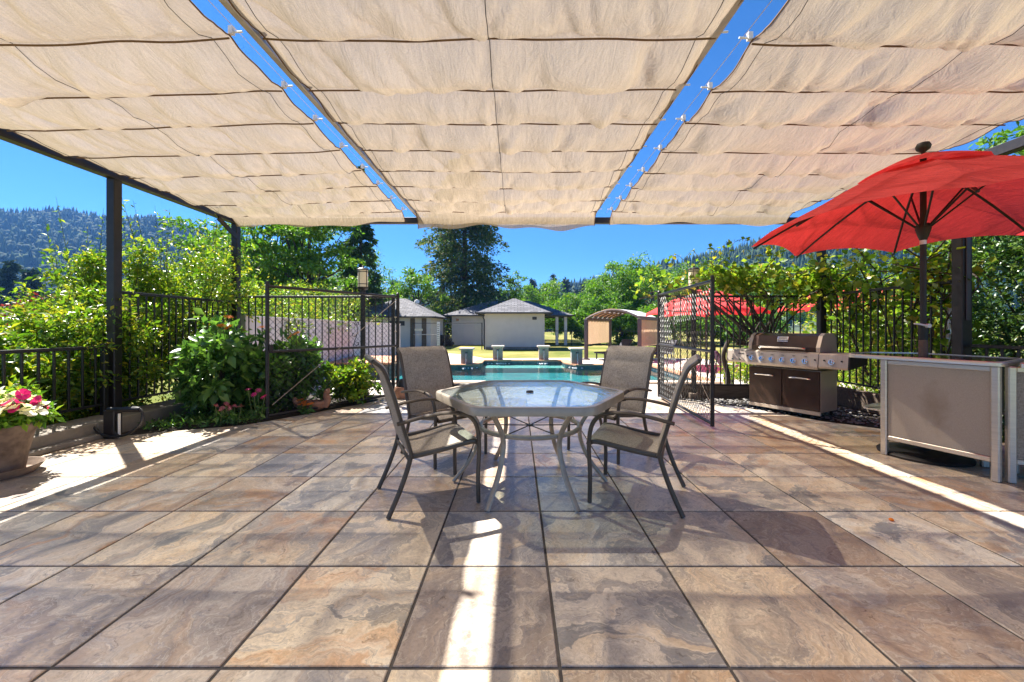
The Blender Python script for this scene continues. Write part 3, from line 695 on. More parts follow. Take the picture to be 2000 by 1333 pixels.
for s in (-1, 1): xprism(MB(), s * .427, s * .475, [(y * 1.03, .888 + (z - .888) * 1.02) for y, z in lidp]).build('lid_end_cap', M_STEEL, G)
MB().tube(catmull([(-.30, -.232, .925), (-.29, -.275, .93), (-.15, -.285, .935), (.15, -.285, .935), (.29, -.275, .93), (.30, -.232, .925)], 4), .014, 8).build('lid_handle', M_CHROME, lid, True)
nl = Vector((0, -.902, .432)); Mx = Matrix((Vector((1, 0, 0)), nl.cross(Vector((1, 0, 0))) * -1, nl)).transposed()
c0 = Vector((-.01, -.178, 1.066)) + nl * .004
MB().box(c0, (.15, .05, .006), M=Mx, bev=.002).build('badge', M_CHROME, lid); MB().box(c0 + nl * .004, (.11, .024, .004), M=Mx).build('badge_inset', M_TAUPE, lid)
b = MB(); c1 = Vector((-.01, -.198, 1.024)) + nl * .003
for k in range(8): b.box(c1 + Vector((-.062 + k * .018, 0, 0)), (.012, .022, .004), M=Mx)
b.build('badge_lettering', M_CHROME, lid)
# ---------------------------------------------------------------- bar units
def bar_unit(label, A, B, n, toppoly, pm):
    A, B, n = Vector((*A, 0)), Vector((*B, 0)), Vector((*n, 0)); e = (B - A).normalized(); L = (B - A).length
    T = thing('patio_bar', label, 'bar table', A, 0, 'sections of the patio bar')
    for p in (A, B, A + n * .42 + e * .05, B + n * .42 - e * .05): W_(MB().box((p.x, p.y, .457), (.05, .05, .914), rz=math.atan2(e.y, e.x), bev=.008), 'leg', M_ALU, T)
    for z in (.17, .89):
        W_(MB().bar(A + e * .026 + Vector((0, 0, z)), B - e * .026 + Vector((0, 0, z)), .03, .04, bev=.004), 'rail', M_ALU, T)
    c = (A + B) / 2 + Vector((0, 0, .53))
    pn = MB().box((0, 0, 0), (L - .056, .008, .676)).build('mesh_panel', pm, T); pn.location = c - A; pn.rotation_euler = (0, 0, math.atan2(e.y, e.x))
    n2 = len(toppoly); ctr = Vector((sum(p[0] for p in toppoly) / n2, sum(p[1] for p in toppoly) / n2))
    inner = [tuple(ctr + (Vector(p) - ctr) * .955) for p in toppoly]
    vs = [(x, y, .915) for x, y in toppoly] + [(x, y, .945) for x, y in toppoly] + [(x, y, .952) for x, y in [tuple(ctr + (Vector(p) - ctr) * .985) for p in toppoly]] + [(x, y, .952) for x, y in inner] + [(x, y, .915) for x, y in inner]
    fs = [(l * n2 + i, l * n2 + (i + 1) % n2, ((l + 1) % 5) * n2 + (i + 1) % n2, ((l + 1) % 5) * n2 + i) for l in range(5) for i in range(n2)]
    W_(MB().add(vs, fs), 'top_rim', M_ALU, T, True)
    W_(MB().prism(inner, .936, .946), 'bar_top', M_BARTOP, T)
    W_(MB().prism([tuple(ctr + (Vector(p) - ctr) * .80) for p in inner], .40, .415), 'shelf', M_ALU, T)
    return T
top1 = rounded([(3.40, 4.14), (3.42, 3.98), (3.74, 3.06), (4.45, 3.48), (4.30, 4.25), (3.9, 4.42)], .11, 4)
bar_unit('taupe mesh patio bar section with a brown stain on its front panel', (3.53, 3.83), (3.785, 3.15), (.94, .34), top1, M_BARSTAIN)
top2 = rounded([(3.785, 3.015), (4.75, 2.55), (4.9, 3.05), (4.50, 3.45)], .07, 4)
bar_unit('patio bar section cut off by the right edge of the picture', (3.875, 3.13), (4.62, 2.80), (.40, .9), top2, M_BARPAN)
# ---------------------------------------------------------------- red umbrella
UB = (3.87, 3.80)
MB((UB[0], UB[1], 0)).lathe([(.33, .0), (.335, .02), (.32, .035), (.2, .05), (.06, .07), (.05, .1), (.0, .1)], UB + (0,), 40, False).build('umbrella_base', M_DARK, None, True)
tag(bpy.data.objects['umbrella_base'], 'round black umbrella base on the tiles under the bar', 'umbrella base')
def umbrella(name, label, loc, rad, zr, za, rot, nrib=8, pole=True, vent=True, valance=0., group=None, dip=.10):
    T = thing(name, label, 'umbrella', loc, 0, group)
    def canvas(r0, r1, z0, z1, edge):
        nu, nr = 10, 10; vs = []; fs = []
        for k in range(nrib):
            b0 = len(vs)
            for j in range(nr + 1):
                t = j / nr
                for i in range(nu + 1):
                    s = i / nu; a0 = R(rot + 360 / nrib * k); a1 = R(rot + 360 / nrib * (k + 1))
                    p0 = Vector((math.cos(a0), math.sin(a0))); p1 = Vector((math.cos(a1), math.sin(a1)))
                    p = p0.lerp(p1, s); rr = r0 + (r1 - r0) * t; sg = 4 * s * (1 - s)
                    inset = 1 - edge * sg * t * .55
                    z = z0 + (z1 - z0) * (t ** 1.3) + edge * sg * (t ** 2) * .9 * r1 - .02 * r1 * math.sin(math.pi * t) * sg
                    vs.append((p.x * rr * inset, p.y * rr * inset, z))
            w = nu + 1
            for j in range(nr):
                for i in range(nu): a = b0 + j * w + i; fs.append((a, a + 1, a + w + 1, a + w))
            if valance:
                q = len(vs)
                for i in range(w): x, y, z = vs[b0 + nr * w + i]; vs.append((x * 1.004, y * 1.004, z - valance))
                for i in range(nu): fs.append((b0 + nr * w + i, b0 + nr * w + i + 1, q + i + 1, q + i))
        me = bpy.data.meshes.new('canvas'); me.from_pydata(vs, [], fs); me.polygons.foreach_set('use_smooth', [True] * len(fs)); me.update(); return me
    link('canopy', canvas(.16 if vent else .02, rad, za - (.10 if vent else 0), zr, dip), M_RED, T)
    if vent: link('vent_canopy', canvas(.015, rad * .34, za + .01, za - (za - zr) * .27 + .02, dip * .5), M_RED, T)
    for k in range(nrib):
        a = R(rot + 360 / nrib * k); c, s = math.cos(a), math.sin(a); pts = []
        for j in range(6):
            t = j / 5; rr = .05 + (rad * .985 - .05) * t; pts.append((rr * c, rr * s, (za - .11) + (zr - za + .10) * (t ** 1.3) - .014))
        rib = MB().tube(pts, .011, 6).build('rib', M_DARK, T, True)
        j = .34; zz = (za - .11) + (zr - za + .10) * (j ** 1.3) - .02
        MB().tube([(.045 * c, .045 * s, zr + .02), (rad * j * c, rad * j * s, zz)], .009, 6).build('strut', M_DARK, rib, True)
    MB().lathe([(.0, zr + .06), (.05, zr + .055), (.058, zr + .01), (.04, zr - .06), (.026, zr - .10), (0, zr - .1)], seg=16, cap=False).build('hub', M_DARK, T, True)
    if pole:
        MB().tube([(0, 0, .10), (0, 0, za)], .024, 14).build('pole', M_DARK, T, True)
        MB().tube([(0, 0, zr - .14), (0, 0, zr - .09)], .026, 12).build('pole_ring', M_ALU, T, True)
        MB().tube([(0, 0, .93), (0, 0, 1.10)], .034, 14).build('sleeve', M_CLAYPOT, T, True)
        MB().tube([(0, 0, 1.10), (0, 0, 1.26)], [.034, .038], 14).build('crank_housing', M_DARK, T, True)
        MB().tube([(0, -.04, 1.235), (-.10, -.065, 1.25), (-.16, -.075, 1.255)], [.011, .009, .007], 8).tube([(0, -.03, 1.235), (0, -.06, 1.235)], .02, 10).build('crank_handle', M_WHITE, T, True)
    MB().lathe([(.012, za), (.018, za + .03), (.05, za + .055), (.058, za + .085), (.045, za + .115), (0, za + .13)], seg=16, cap=False).build('finial', M_DARK, T, True)
    return T
umbrella('patio_umbrella', 'open red patio umbrella on a dark pole rising through the bar', (*UB, 0), 1.42, 2.15, 2.86, 145, dip=.055)
umbrella('garden_umbrella', 'red umbrella beyond the open mesh gate on the right, its edge scalloped', (7.2, 15.2, GZ), 2.2, 2.08, 3.02, 20, 8, False, False, .12, 'red umbrellas beyond the fence', .05)
umbrella('garden_umbrella', 'red umbrella behind the vine and the grill', (10.2, 12.4, GZ), 1.75, 2.15, 2.95, 10, 8, False, False, .12, 'red umbrellas beyond the fence', .05)
for x, y in ((7.2, 15.2), (10.2, 12.4)):
    t = [o for o in bpy.data.objects if o.name.startswith('garden_umbrella') and abs(o.location.x - x) < .01][0]
    MB().tube([(0, 0, .02), (0, 0, 2.9)], .03, 10).build('pole', M_DARK, t, True)
# ---------------------------------------------------------------- fences and gates
PICK = {}
def fence(name, label, p0, p1, h, zb, sp=.115, w=.016, posts=(), z0=0., scrolls=(), rail=.038, group='black metal fences round the patio'):
    p0, p1 = Vector((*p0, z0)), Vector((*p1, z0)); d = p1 - p0; L = d.length; d.normalize(); ang = math.atan2(d.y, d.x)
    T = thing(name, label, 'fence', p0, ang, group)
    MB().box((L / 2, 0, h - rail / 2), (L, rail, rail), bev=.004).build('top_rail', M_BLACK, T)
    MB().box((L / 2, 0, zb), (L, rail * .8, rail * .7), bev=.003).build('bottom_rail', M_BLACK, T)
    key = (round(h, 3), round(zb, 3), w)
    if key not in PICK:
        me = MB().box((0, 0, 0), (w, w, h - zb - rail * 1.37), bev=.002).mesh('picket'); me.materials.append(M_BLACK); PICK[key] = me
    n = max(2, int(L / sp))
    for k in range(1, n):
        if k in scrolls: continue
        link('picket', PICK[key], None, T, (L * k / n, 0, (h - rail + zb + rail * .36) / 2))
    for x in posts: MB().box((x, 0, h / 2 + .01), (.055, .056, h + .03), bev=.005).build('post', M_BLACK, T)
    for k in scrolls:
        x = L * k / n; b = MB(); zz = zb + .15; c = 1
        def spiral(cx, cz, r, a0, a1, nn=16): return [(cx + r * (1 - .72 * q / nn) * math.cos(a0 + (a1 - a0) * q / nn), 0, cz + r * (1 - .72 * q / nn) * math.sin(a0 + (a1 - a0) * q / nn)) for q in range(nn + 1)]
        b.tube(catmull([(x, 0, zb), (x + .045, 0, zb + .28), (x - .045, 0, zb + .62), (x + .04, 0, zb + .95), (x - .03, 0, zb + 1.2), (x, 0, h - rail)], 6), .006, 6)
        for q, (dz, s) in enumerate(((.3, 1), (.5, -1), (.72, 1), (.88, -1), (1.08, 1))):
            if zb + dz < h - .15: b.tube(spiral(x + s * .03, zb + dz, .05, math.pi * (0 if s < 0 else 1), math.pi * (0 if s < 0 else 1) + s * 5.0), .006, 6)
        b.build('scroll', M_BLACK, T, True)
    return T
fence('railing', 'low black railing on the left kerb behind the flower pot', (XL, 1.2), (XL, 4.84), 1.0, .30, .135, .02, (.05, 3.6), 0)
fence('railing', 'black railing smothered by the shrub between the two left pergola posts', (XL, 5.0), (XL, 6.97), 1.68, .30, .115, .018)
fence('railing', 'black scrollwork fence panel left of the pool, behind the flower bed', (-4.86, 7.05), (-2.15, 7.05), 1.78, .22, .115, .016, (2.67,), 0, (8, 17))
fence('railing', 'black fence right of the pool behind the open mesh gate', (2.5, 6.95), (5.05, 6.95), 1.78, .22, .115, .016, (.03,), 0, (8,))
fence('railing', 'black side fence grown with vines behind the bar', (XR, 4.72), (XR, 6.66), 1.78, .36, .115, .018)
fence('railing', 'low black railing behind the bar at the right edge', (XR + .02, 1.6), (XR + .02, 4.53), 1.03, .30, .135, .02, (.05,))
def gate(label, pn, pf_, h, mid, zb, brace):
    pn, pf_ = Vector((*pn, 0)), Vector((*pf_, 0)); d = pf_ - pn; L = d.length; d.normalize()
    T = thing('mesh_gate', label, 'gate', pn, math.atan2(d.y, d.x), 'chain link gates')
    MB().tube([(0, 0, zb - .03), (0, 0, h + .03)], .024, 10).lathe([(.024, 0), (.018, .015), (0, .022)], (0, 0, h + .03), 10, False).build('end_post', M_POST, T, True)
    MB().tube([(L, 0, zb - .03), (L, 0, h + .03)], .030, 10).lathe([(.03, 0), (.02, .018), (0, .026)], (L, 0, h + .03), 10, False).build('hinge_post', M_POST, T, True)
    for z in (zb, mid, h - .02): MB().tube([(0, 0, z), (L, 0, z)], .020, 10).build('gate_rail', M_POST, T, True)
    c = .085; b = MB(); x0, x1, y0, y1 = .02, L - .02, zb + .01, h - .03; wr = .0026
    nlin = int((x1 - x0 + y1 - y0) / c) + 1
    for s in (1, -1):
        for k in range(nlin):
            cc = k * c
            if s == 1:
                xa = x0 + max(0, cc - (y1 - y0)); ya = y0 + min(cc, y1 - y0); xb = x0 + min(cc, x1 - x0); yb = y0 + max(0, cc - (x1 - x0))
            else:
                xa = x0 + max(0, cc - (y1 - y0)); ya = y1 - min(cc, y1 - y0); xb = x0 + min(cc, x1 - x0); yb = y1 - max(0, cc - (x1 - x0))
            if abs(xa - xb) < .01: continue
            n = max(1, int(abs(xb - xa) / (c / 2)))
            pts = [(xa + (xb - xa) * q / n, .004 * (1 if (q + (s > 0)) % 2 else -1), ya + (yb - ya) * q / n) for q in range(n + 1)]
            b.tube(pts, wr, 4, cap=False)
    o = b.build('chain_link', M_BLACK, T); o['kind'] = 'stuff'
    MB().tube([(.05, -.025, brace[0]), (L - .05, -.025, brace[1])], .004, 5).build('brace_wire', M_STEEL, T, True)
    bb = MB()
    for z in (.35, .6, 1.15, 1.4): bb.box((L - .03, 0, z), (.09, .012, .02))
    bb.build('tension_band', M_STEEL, T)
    MB().box((.03, -.02, mid + .05), (.05, .05, .09), bev=.006).build('latch', M_POST, T)
    return T
gate('open chain link gate on the left, in front of the flower bed', (-3.27, 5.22), (-2.1, 7.02), 1.78, .90, .06, (.2, 1.7))
gate('open chain link gate on the right, near the grill', (2.35, 4.80), (2.44, 6.85), 1.80, .93, .06, (.25, 1.7))
def lamp(label, x, y):
    T = thing('lamp_post', label, 'lamp', (x, y, 0), 0, 'lantern posts beside the gates')
    MB().tube([(0, 0, 0), (0, 0, 1.86)], .042, 14).build('post', M_POST, T, True)
    MB().box((0, 0, .05), (.17, .17, .10), bev=.01).build('foot', M_WOOD, T)
    MB().lathe([(.03, 1.86), (.075, 1.875), (.09, 1.90), (.09, 1.915), (0, 1.915)], seg=20, cap=False).build('lamp_holder', M_POST, T, True)
    lg = MB().lathe([(.0, 1.915), (.083, 1.916), (.083, 2.21), (0, 2.211)], seg=24, cap=False).build('lamp_glass', M_CREAM, T, True)
    b = MB()
    for z in (1.96, 2.17): b.lathe([(.0855, z), (.0855, z + .012), (.084, z + .012), (.084, z)], seg=24, cap=False)
    for k in range(4): a = R(45 + 90 * k + 20); b.box((.086 * math.cos(a), .086 * math.sin(a), 2.06), (.008, .008, .30), rz=a)
    b.build('lamp_frame', M_POST, lg)
    MB().lathe([(.095, 2.205), (.1, 2.215), (.085, 2.235), (.03, 2.25), (.012, 2.26), (.016, 2.275), (0, 2.285)], seg=20, cap=False).build('lamp_cap', M_POST, T, True)
lamp('lantern post behind the left gate, amid the fence panel', -2.66, 6.98 - .10)
lamp('lantern post behind the right gate, under the vine', 3.03, 6.84)
# ---------------------------------------------------------------- kerbs
def kerb(label, pts, w, h, m, n=1, name='kerb', z0=0.):
    c0 = pts[0]; T = thing(name, label, 'kerb', (*c0, 0), 0)
    for q in range(len(pts) - 1):
        a, b_ = Vector((*pts[q], 0)), Vector((*pts[q + 1], 0)); hh = (h - z0) / n
        for k in range(n):
            W_(MB().bar(a + Vector((0, 0, z0 + hh * (k + .5))), b_ + Vector((0, 0, z0 + hh * (k + .5))), w - .012 * k, hh - (.006 if n > 1 else 0), bev=.008), 'kerb_stone' if n == 1 else 'sleeper', m, T)
    return T
kerb('long weathered concrete kerb under the left railing', [(-4.84, -1.0), (-4.84, 2.0), (-4.84, 4.4), (-4.84, 6.94)], .42, .17, M_CONC, z0=GZ)
kerb('stepped concrete footing along the left kerb', [(-4.585, -1.0), (-4.585, 4.38)], .085, .055, M_CONC)
kerb('timber sleeper edging behind the grill, under the right fence', [(2.55, 7.0), (5.0, 7.0)], .12, .22, M_WOOD, 2, z0=GZ)
kerb('timber sleeper edging beside the bar, under the vine fence', [(5.12, 4.3), (5.12, 6.92)], .14, .28, M_WOOD, 2, z0=GZ)
sheet_with_hole('flower_bed', [(-4.62, 4.40), (-4.15, 4.66), (-3.75, 4.84), (-3.42, 5.0), (-3.22, 5.24), (-2.12, 6.96), (-2.2, 7.3), (-4.62, 7.3)], None, -.012, M_SOIL)
sheet_with_hole('gravel_bed', [(2.57, 6.87), (3.2, 6.42), (3.6, 5.87), (3.97, 5.22), (4.37, 4.82), (5.06, 4.30), (5.06, 6.94), (2.6, 6.94)], None, -.02, M_SOIL)
rng = np.random.default_rng(2); b = MB()
for k in range(1500):
    t = rng.uniform(); x = rng.uniform(2.7, 5.0); y = rng.uniform(4.4, 6.9)
    if y < 6.9 - (x - 2.55) * 1.06 + .03: continue
    r = rng.uniform(.012, .028); b.lathe([(r * .6, -.012), (r, -.012 + r * .35), (r * .55, -.012 + r * .7)], (x, y, 0), 6, True, rng.uniform(.7, 1.2), rng.uniform(.7, 1.2))
o = b.build('gravel', mat('grey_pebbles', (.22, .21, .20), .7, var=.6, scale=25)); tag(o, 'grey pebbles spread around the grill', 'gravel', kind='stuff')
# ---------------------------------------------------------------- hose, pots
T = thing('hose_hanger', 'black garden hose looped over a tap post on the left kerb', 'hose', (-4.42, 4.42, 0))
MB().box((-.06, .0, .13), (.12, .1, .36), bev=.006).build('tap_post', M_POST, T)
MB().tube([(.03, -.02, .0), (.03, -.02, .27)], .012, 8).build('standpipe', M_WHITE, T, True)
MB().tube([(-.08, -.03, .315), (.26, -.02, .315)], .028, 10).build('reel_arm', M_POST, T, True)
MB().tube(catmull([(-.22, -.05, .13), (-.12, -.06, .05), (.05, -.07, .03), (.2, -.07, .07), (.30, -.05, .18), (.29, -.03, .29), (.2, -.02, .335), (.0, -.03, .30), (-.02, -.04, .1), (.06, -.05, .02)], 6), .014, 8).build('hose', M_HOSE, T, True)
MB((-4.27, 3.28, 0)).lathe([(.0, .0), (.2, .0), (.225, .03), (.26, .075), (.248, .075), (.2, .022), (0, .02)], (-4.27, 3.28, 0), 36, False).build('saucer', M_CLAYPOT, None, True)
tag(bpy.data.objects['saucer'], 'clay saucer under the flower pot at the left edge', 'saucer')
MB((-4.27, 3.28, .022)).lathe([(.0, .0), (.145, .0), (.165, .15), (.2, .32), (.222, .36), (.226, .40), (.206, .40), (.19, .34), (.18, .32), (0, .32)], (-4.27, 3.28, .022), 40, False).build('flower_pot', M_CLAYPOT, None, True)
tag(bpy.data.objects['flower_pot'], 'aged clay pot of petunias at the left edge of the patio', 'flower pot')
b = MB((-1.97, 6.90, 0)).lathe([(0, 0), (.11, 0), (.14, .06), (.15, .14), (.135, .2), (.12, .2), (.125, .13), (0, .12)], (-1.97, 6.90, 0), 28, False).build('round_pot', M_TERRA, None, True)
tag(b, 'small round clay pot by the foot of the left gate post', 'pot')
MB((-1.97, 6.90, .2)).lathe([(0, .13), (.06, .115), (.095, .06), (.1, 0), (.06, -.05), (0, -.06)], (-1.97, 6.90, .21), 20, False).build('gazing_ball', M_BLACK, None, True)
tag(bpy.data.objects['gazing_ball'], 'dark glazed ball sitting in the small round pot', 'ball')
# bird shaped terracotta planter
T = thing('bird_planter', 'terracotta planter in the shape of a bird, in the flower bed behind the gate', 'planter', (-3.02, 5.86, 0), R(10))
MB().lathe([(.0, .0), (.10, .0), (.16, .05), (.175, .11), (.15, .14), (.135, .135), (.12, .10), (0, .08)], (0, 0, 0), 24, False, 1.25, .8).build('body', M_TERRA, T, True)
MB().tube(catmull([(.17, 0, .06), (.215, 0, .15), (.20, 0, .22), (.215, 0, .27), (.25, 0, .275)], 5), [.06] * 5 + [.05] * 5 + [.04] * 5 + [.045] * 5 + [.02], 10).build('neck', M_TERRA, T, True)
MB().tube(catmull([(-.17, 0, .08), (-.22, 0, .15), (-.235, 0, .20)], 5), [.055, .053, .05, .046, .043, .04, .035, .03, .025, .02, .01], 10).build('tail', M_TERRA, T, True)
MB((2.0, 2.56, 0)).lathe([(0, 0), (.012, .004), (.014, .01), (.008, .016), (0, .018)], (2.36, 2.515, 0), 10, False).build('fallen_petal', L_PETO, None, True)
tag(bpy.data.objects['fallen_petal'], 'tiny yellow blossom lying on the tiles right of the table', 'blossom')
# ---------------------------------------------------------------- buildings and pool
def hip_roof(x0, x1, y0, y1, ze, zr, along='x', th=.07):
    if along == 'x': d = (y1 - y0) / 2; r0, r1 = (min(x0 + d, (x0 + x1) / 2), (y0 + y1) / 2), (max(x1 - d, (x0 + x1) / 2), (y0 + y1) / 2)
    else: d = (x1 - x0) / 2; r0, r1 = ((x0 + x1) / 2, min(y0 + d, (y0 + y1) / 2)), ((x0 + x1) / 2, max(y1 - d, (y0 + y1) / 2))
    vs = [(x0, y0, ze), (x1, y0, ze), (x1, y1, ze), (x0, y1, ze), (*r0, zr), (*r1, zr)]
    if along == 'x': fs = [(0, 1, 5, 4), (1, 2, 5), (2, 3, 4, 5), (3, 0, 4), (3, 2, 1, 0)]
    else: fs = [(0, 1, 4), (1, 2, 5, 4), (2, 3, 5), (3, 0, 4, 5), (3, 2, 1, 0)]
    return vs, fs
M_GUT = mat('dark_gutter', (.03, .027, .03), .5)
def house(label, blocks, base, extra=None):
    T = thing('pool_house', label, 'building', (base[0], base[1], GZ))
    for (x0, x1, y0, y1, zt, ov, zr, al) in blocks:
        W_(MB().box(((x0 + x1) / 2, (y0 + y1) / 2, (GZ + zt) / 2), (x1 - x0, y1 - y0, zt - GZ)), 'wall', M_STUCCO, T)
    for q, (x0, x1, y0, y1, zt, ov, zr, al) in enumerate(blocks):
        rx1 = ov[1]; vs, fs = hip_roof(x0 - ov[0], x1 + rx1, y0 - ov[2], y1 + ov[2], zt + .06 + .01 * q, zr, al)
        r = W_(MB().add(vs, fs), 'roof', M_ROOF, T)
        b = MB(); X0, X1, Y0, Y1, z = x0 - ov[0], x1 + rx1, y0 - ov[2], y1 + ov[2], zt + .035 + .01 * q
        b.box(((X0 + X1) / 2, Y0, z), (X1 - X0 + .1, .09, .10)); b.box(((X0 + X1) / 2, Y1, z), (X1 - X0 + .1, .09, .10)); b.box((X0, (Y0 + Y1) / 2, z - .001), (.09, Y1 - Y0 - .092, .10)); b.box((X1, (Y0 + Y1) / 2, z - .001), (.09, Y1 - Y0 - .092, .10))
        W_(b, 'gutter', M_GUT, r)
    return T
H1 = house('white stucco pool house with grey hip roofs beyond the pool', [(-2.19, 1.84, 27.5, 31.5, 2.17, (.62, .55, .5), 3.36, 'x'), (-5.7, 2.2, 34.8, 41, 2.2, (.75, 2.7, .7), 3.75, 'x')], (-.2, 27.5))
for x in (3.45, 4.2): W_(MB().box((x, 34.6, .92), (.24, .24, 2.44)), 'column', M_STUCCO, H1)
W_(MB().box((-2.72, 34.77, .85), (.30, .05, 2.2)), 'door', M_WHITE, H1); W_(MB().tube([(-2.30, 27.46, 2.1), (-2.34, 27.44, 1.9), (-2.26, 27.45, 1.75), (-2.26, 27.45, GZ)], .045, 8), 'downpipe', M_GUT, H1)
W_(MB().box((-5.2, 34.7, 1.88), (.22, .16, .18), bev=.02), 'wall_lamp', M_COPING, H1)
H2 = house('low stucco shed with a grey hip roof behind the white wall', [(-12.2, -6.4, 29.6, 34.5, 1.95, (.5, .45, .55), 3.55, 'x')], (-9, 29.6))
for x, m in ((-7.75, 'a'), (-6.9, 'b')): W_(MB().box((x, 29.57, .80), (.34, .05, 2.2)), 'plank_strip', M_WOOD, H2)
W_(MB().lathe([(.0, .0), (.2, 0), (.2, .14), (.14, .26), (0, .3)], (-7.9, 31.4, 3.12), 14, False), 'roof_vent', M_WHITE, H2, True)
for x in (-10.6, -8.9): W_(MB().box((x, 29.58, 1.52), (1.1, .05, .34)), 'window', M_GUT, H2)
for x in (-2.19, 1.84): W_(MB().box((x, 27.485, .93), (.10, .04, 2.44)), 'corner_trim', M_WALLW, H1)
W_(MB().box((-.2, 27.48, GZ + .09), (3.9, .03, .18)), 'base_course', M_CONC, H1)
W_(MB().box((1.2, 27.47, 1.85), (.30, .04, .2), bev=.01), 'wall_vent', M_GUT, H1)
W_(MB().box((-4.2, 34.78, .75), (.9, .05, 2.05)), 'door', M_WALLW, H1)
# white wall down the left of the pool
A, B_ = Vector((-5.1, 7.55, 0)), Vector((-7.0, 23.7, 0)); T = thing('garden_wall', 'long white panelled wall running past the pool on the left', 'wall', (A.x, A.y, GZ)); dn = (B_ - A).normalized(); LW = (B_ - A).length
npan = 7
for k in range(npan):
    a = A + dn * (LW * k / npan + .006); b_ = A + dn * (LW * (k + 1) / npan - .006)
    W_(MB().bar(a + Vector((0, 0, .55)), b_ + Vector((0, 0, .55)), .12, 1.70), 'wall_panel', M_WALLW, T)
W_(MB().bar(A + Vector((0, 0, 1.42)), B_ + Vector((0, 0, 1.42)), .17, .04, bev=.005), 'wall_cap', M_WALLW, T)
W_(MB().box((A.x - .02, A.y - .10, .58), (.22, .18, 1.76), bev=.01), 'end_pillar', M_WALLW, T)
# pool
SP = thing('swimming_pool', 'blue green swimming pool with terracotta coping beyond the patio', 'pool', (0, 11, GZ))
np_ = len(POOL); vs = [(x, y, GZ - .001) for x, y in POOL] + [(x, y, GZ - .36) for x, y in POOL]
fs = [(i, (i + 1) % np_, np_ + (i + 1) % np_, np_ + i) for i in range(np_)] + [tuple(range(np_, 2 * np_))]
W_(MB().add(vs, fs), 'basin', M_POOL, SP)
IN0 = [(x + (-.3 - x) * .0012, y + (13.6 - y) * .0012) for x, y in POOL]
W_(MB().add([(x, y, GZ - .002) for x, y in IN0] + [(x, y, GZ - .34) for x, y in IN0], [(i, (i + 1) % np_, np_ + (i + 1) % np_, np_ + i) for i in range(np_)]), 'waterline_tile', M_MOSAIC, SP)
sh = MB().prism([(-1.49, 16.6), (1.99, 16.6), (1.99, 17.89), (-1.49, 17.89)], GZ - .355, GZ - .17); W_(sh, 'shelf', mat('pale_plaster', (.28, .50, .44), .7), SP)
vs = [(x, y, GZ - .09) for x, y in POOL]; wsub = MB().add(vs, [tuple(range(np_))]); W_(wsub, 'water', M_WATER, SP)
ctr = Vector((-.3, 13.6))
def offs(P, d):
    out = []
    for i in range(len(P)):
        a, p, c = Vector(P[i - 1]), Vector(P[i]), Vector(P[(i + 1) % len(P)])
        e1 = (p - a).normalized(); e2 = (c - p).normalized(); n1 = Vector((e1.y, -e1.x)); n2 = Vector((e2.y, -e2.x)); bis = (n1 + n2); bis.normalize()
        out.append(tuple(p + bis * d / max(.4, bis.dot(n1))))
    return out
OUT = offs(POOL, .32); INN = offs(POOL, -.04)
for i in range(np_):
    j = (i + 1) % np_; a, b_, c, d = POOL[i], POOL[j], OUT[j], OUT[i]; a2, b2 = INN[i], INN[j]
    L = (Vector(a) - Vector(b_)).length; n = max(1, round(L / .62))
    for k in range(n):
        t0, t1 = (k + .012) / n, (k + 1 - .012) / n
        q = [Vector(a2).lerp(Vector(b2), t0), Vector(a2).lerp(Vector(b2), t1), Vector(d).lerp(Vector(c), t1), Vector(d).lerp(Vector(c), t0)]
        W_(MB().prism([tuple(v) for v in q], GZ + .004, GZ + .055), 'coping_stone', M_COPING2 if a[1] < 11.2 and b_[1] < 11.2 else M_COPING, SP)
T = thing('raised_spa', 'raised spa wall with blue mosaic sides at the left of the pool', 'spa', (-4.6, 11.6, GZ))
W_(MB().box((-4.9, 12.9, GZ + .2), (2.3, 2.6, .5)), 'spa_wall', M_MOSAIC, T); W_(MB().box((-4.9, 12.9, GZ + .48), (2.5, 2.8, .06), bev=.015), 'spa_coping', M_COPING, T)
for x, y, lab in ((-2.05, 16.3, 'left of the two nearer fountain pedestals at the pool edge'), (-.88, 18.3, 'left of the two farther fountain pedestals at the pool recess'), (1.21, 18.3, 'right of the two farther fountain pedestals at the pool recess'), (2.42, 16.3, 'right of the two nearer fountain pedestals, beside the arched arbour')):
    T = thing('fountain_pedestal', lab, 'pedestal', (x, y, GZ), 0, 'fountain pedestals along the pool')
    sf = MB().box((0, 0, .31), (.44, .44, .62), bev=.01).build('shaft', M_STONE, T); MB().box((0, 0, .655), (.58, .58, .07), bev=.012).build('cap', M_COPING2, T)
    MB().box((0, -.23, .50), (.10, .04, .04)).build('spout', M_DARK, sf)
    MB().tube(catmull([(0, -.25, .49), (0, -.31, .44), (0, -.38, .2), (0, -.41, -.09)], 4), [.016, .016, .017, .017, .018, .018, .019, .02, .02, .021, .022, .024, .026], 6).build('water_jet', M_WHITE if False else thin_glass('falling_water', (.95, .97, 1), .05, 30, .5, 1.33, 1, .25, (.85, .88, .9)), T, True)
    b = MB(); rr = random.Random(int(x * 100))
    for k in range(40):
        a = rr.uniform(0, 6.28); r = abs(rr.gauss(0, .22)); b.lathe([(.03, 0), (.018, .014), (0, .018)], (r * math.cos(a), -.41 + r * .5 * math.sin(a), -.088), 6, False, rr.uniform(.6, 1.6), .6)
    o = b.build('splash', mat('white_foam', (.8, .83, .85), .6), T, True)
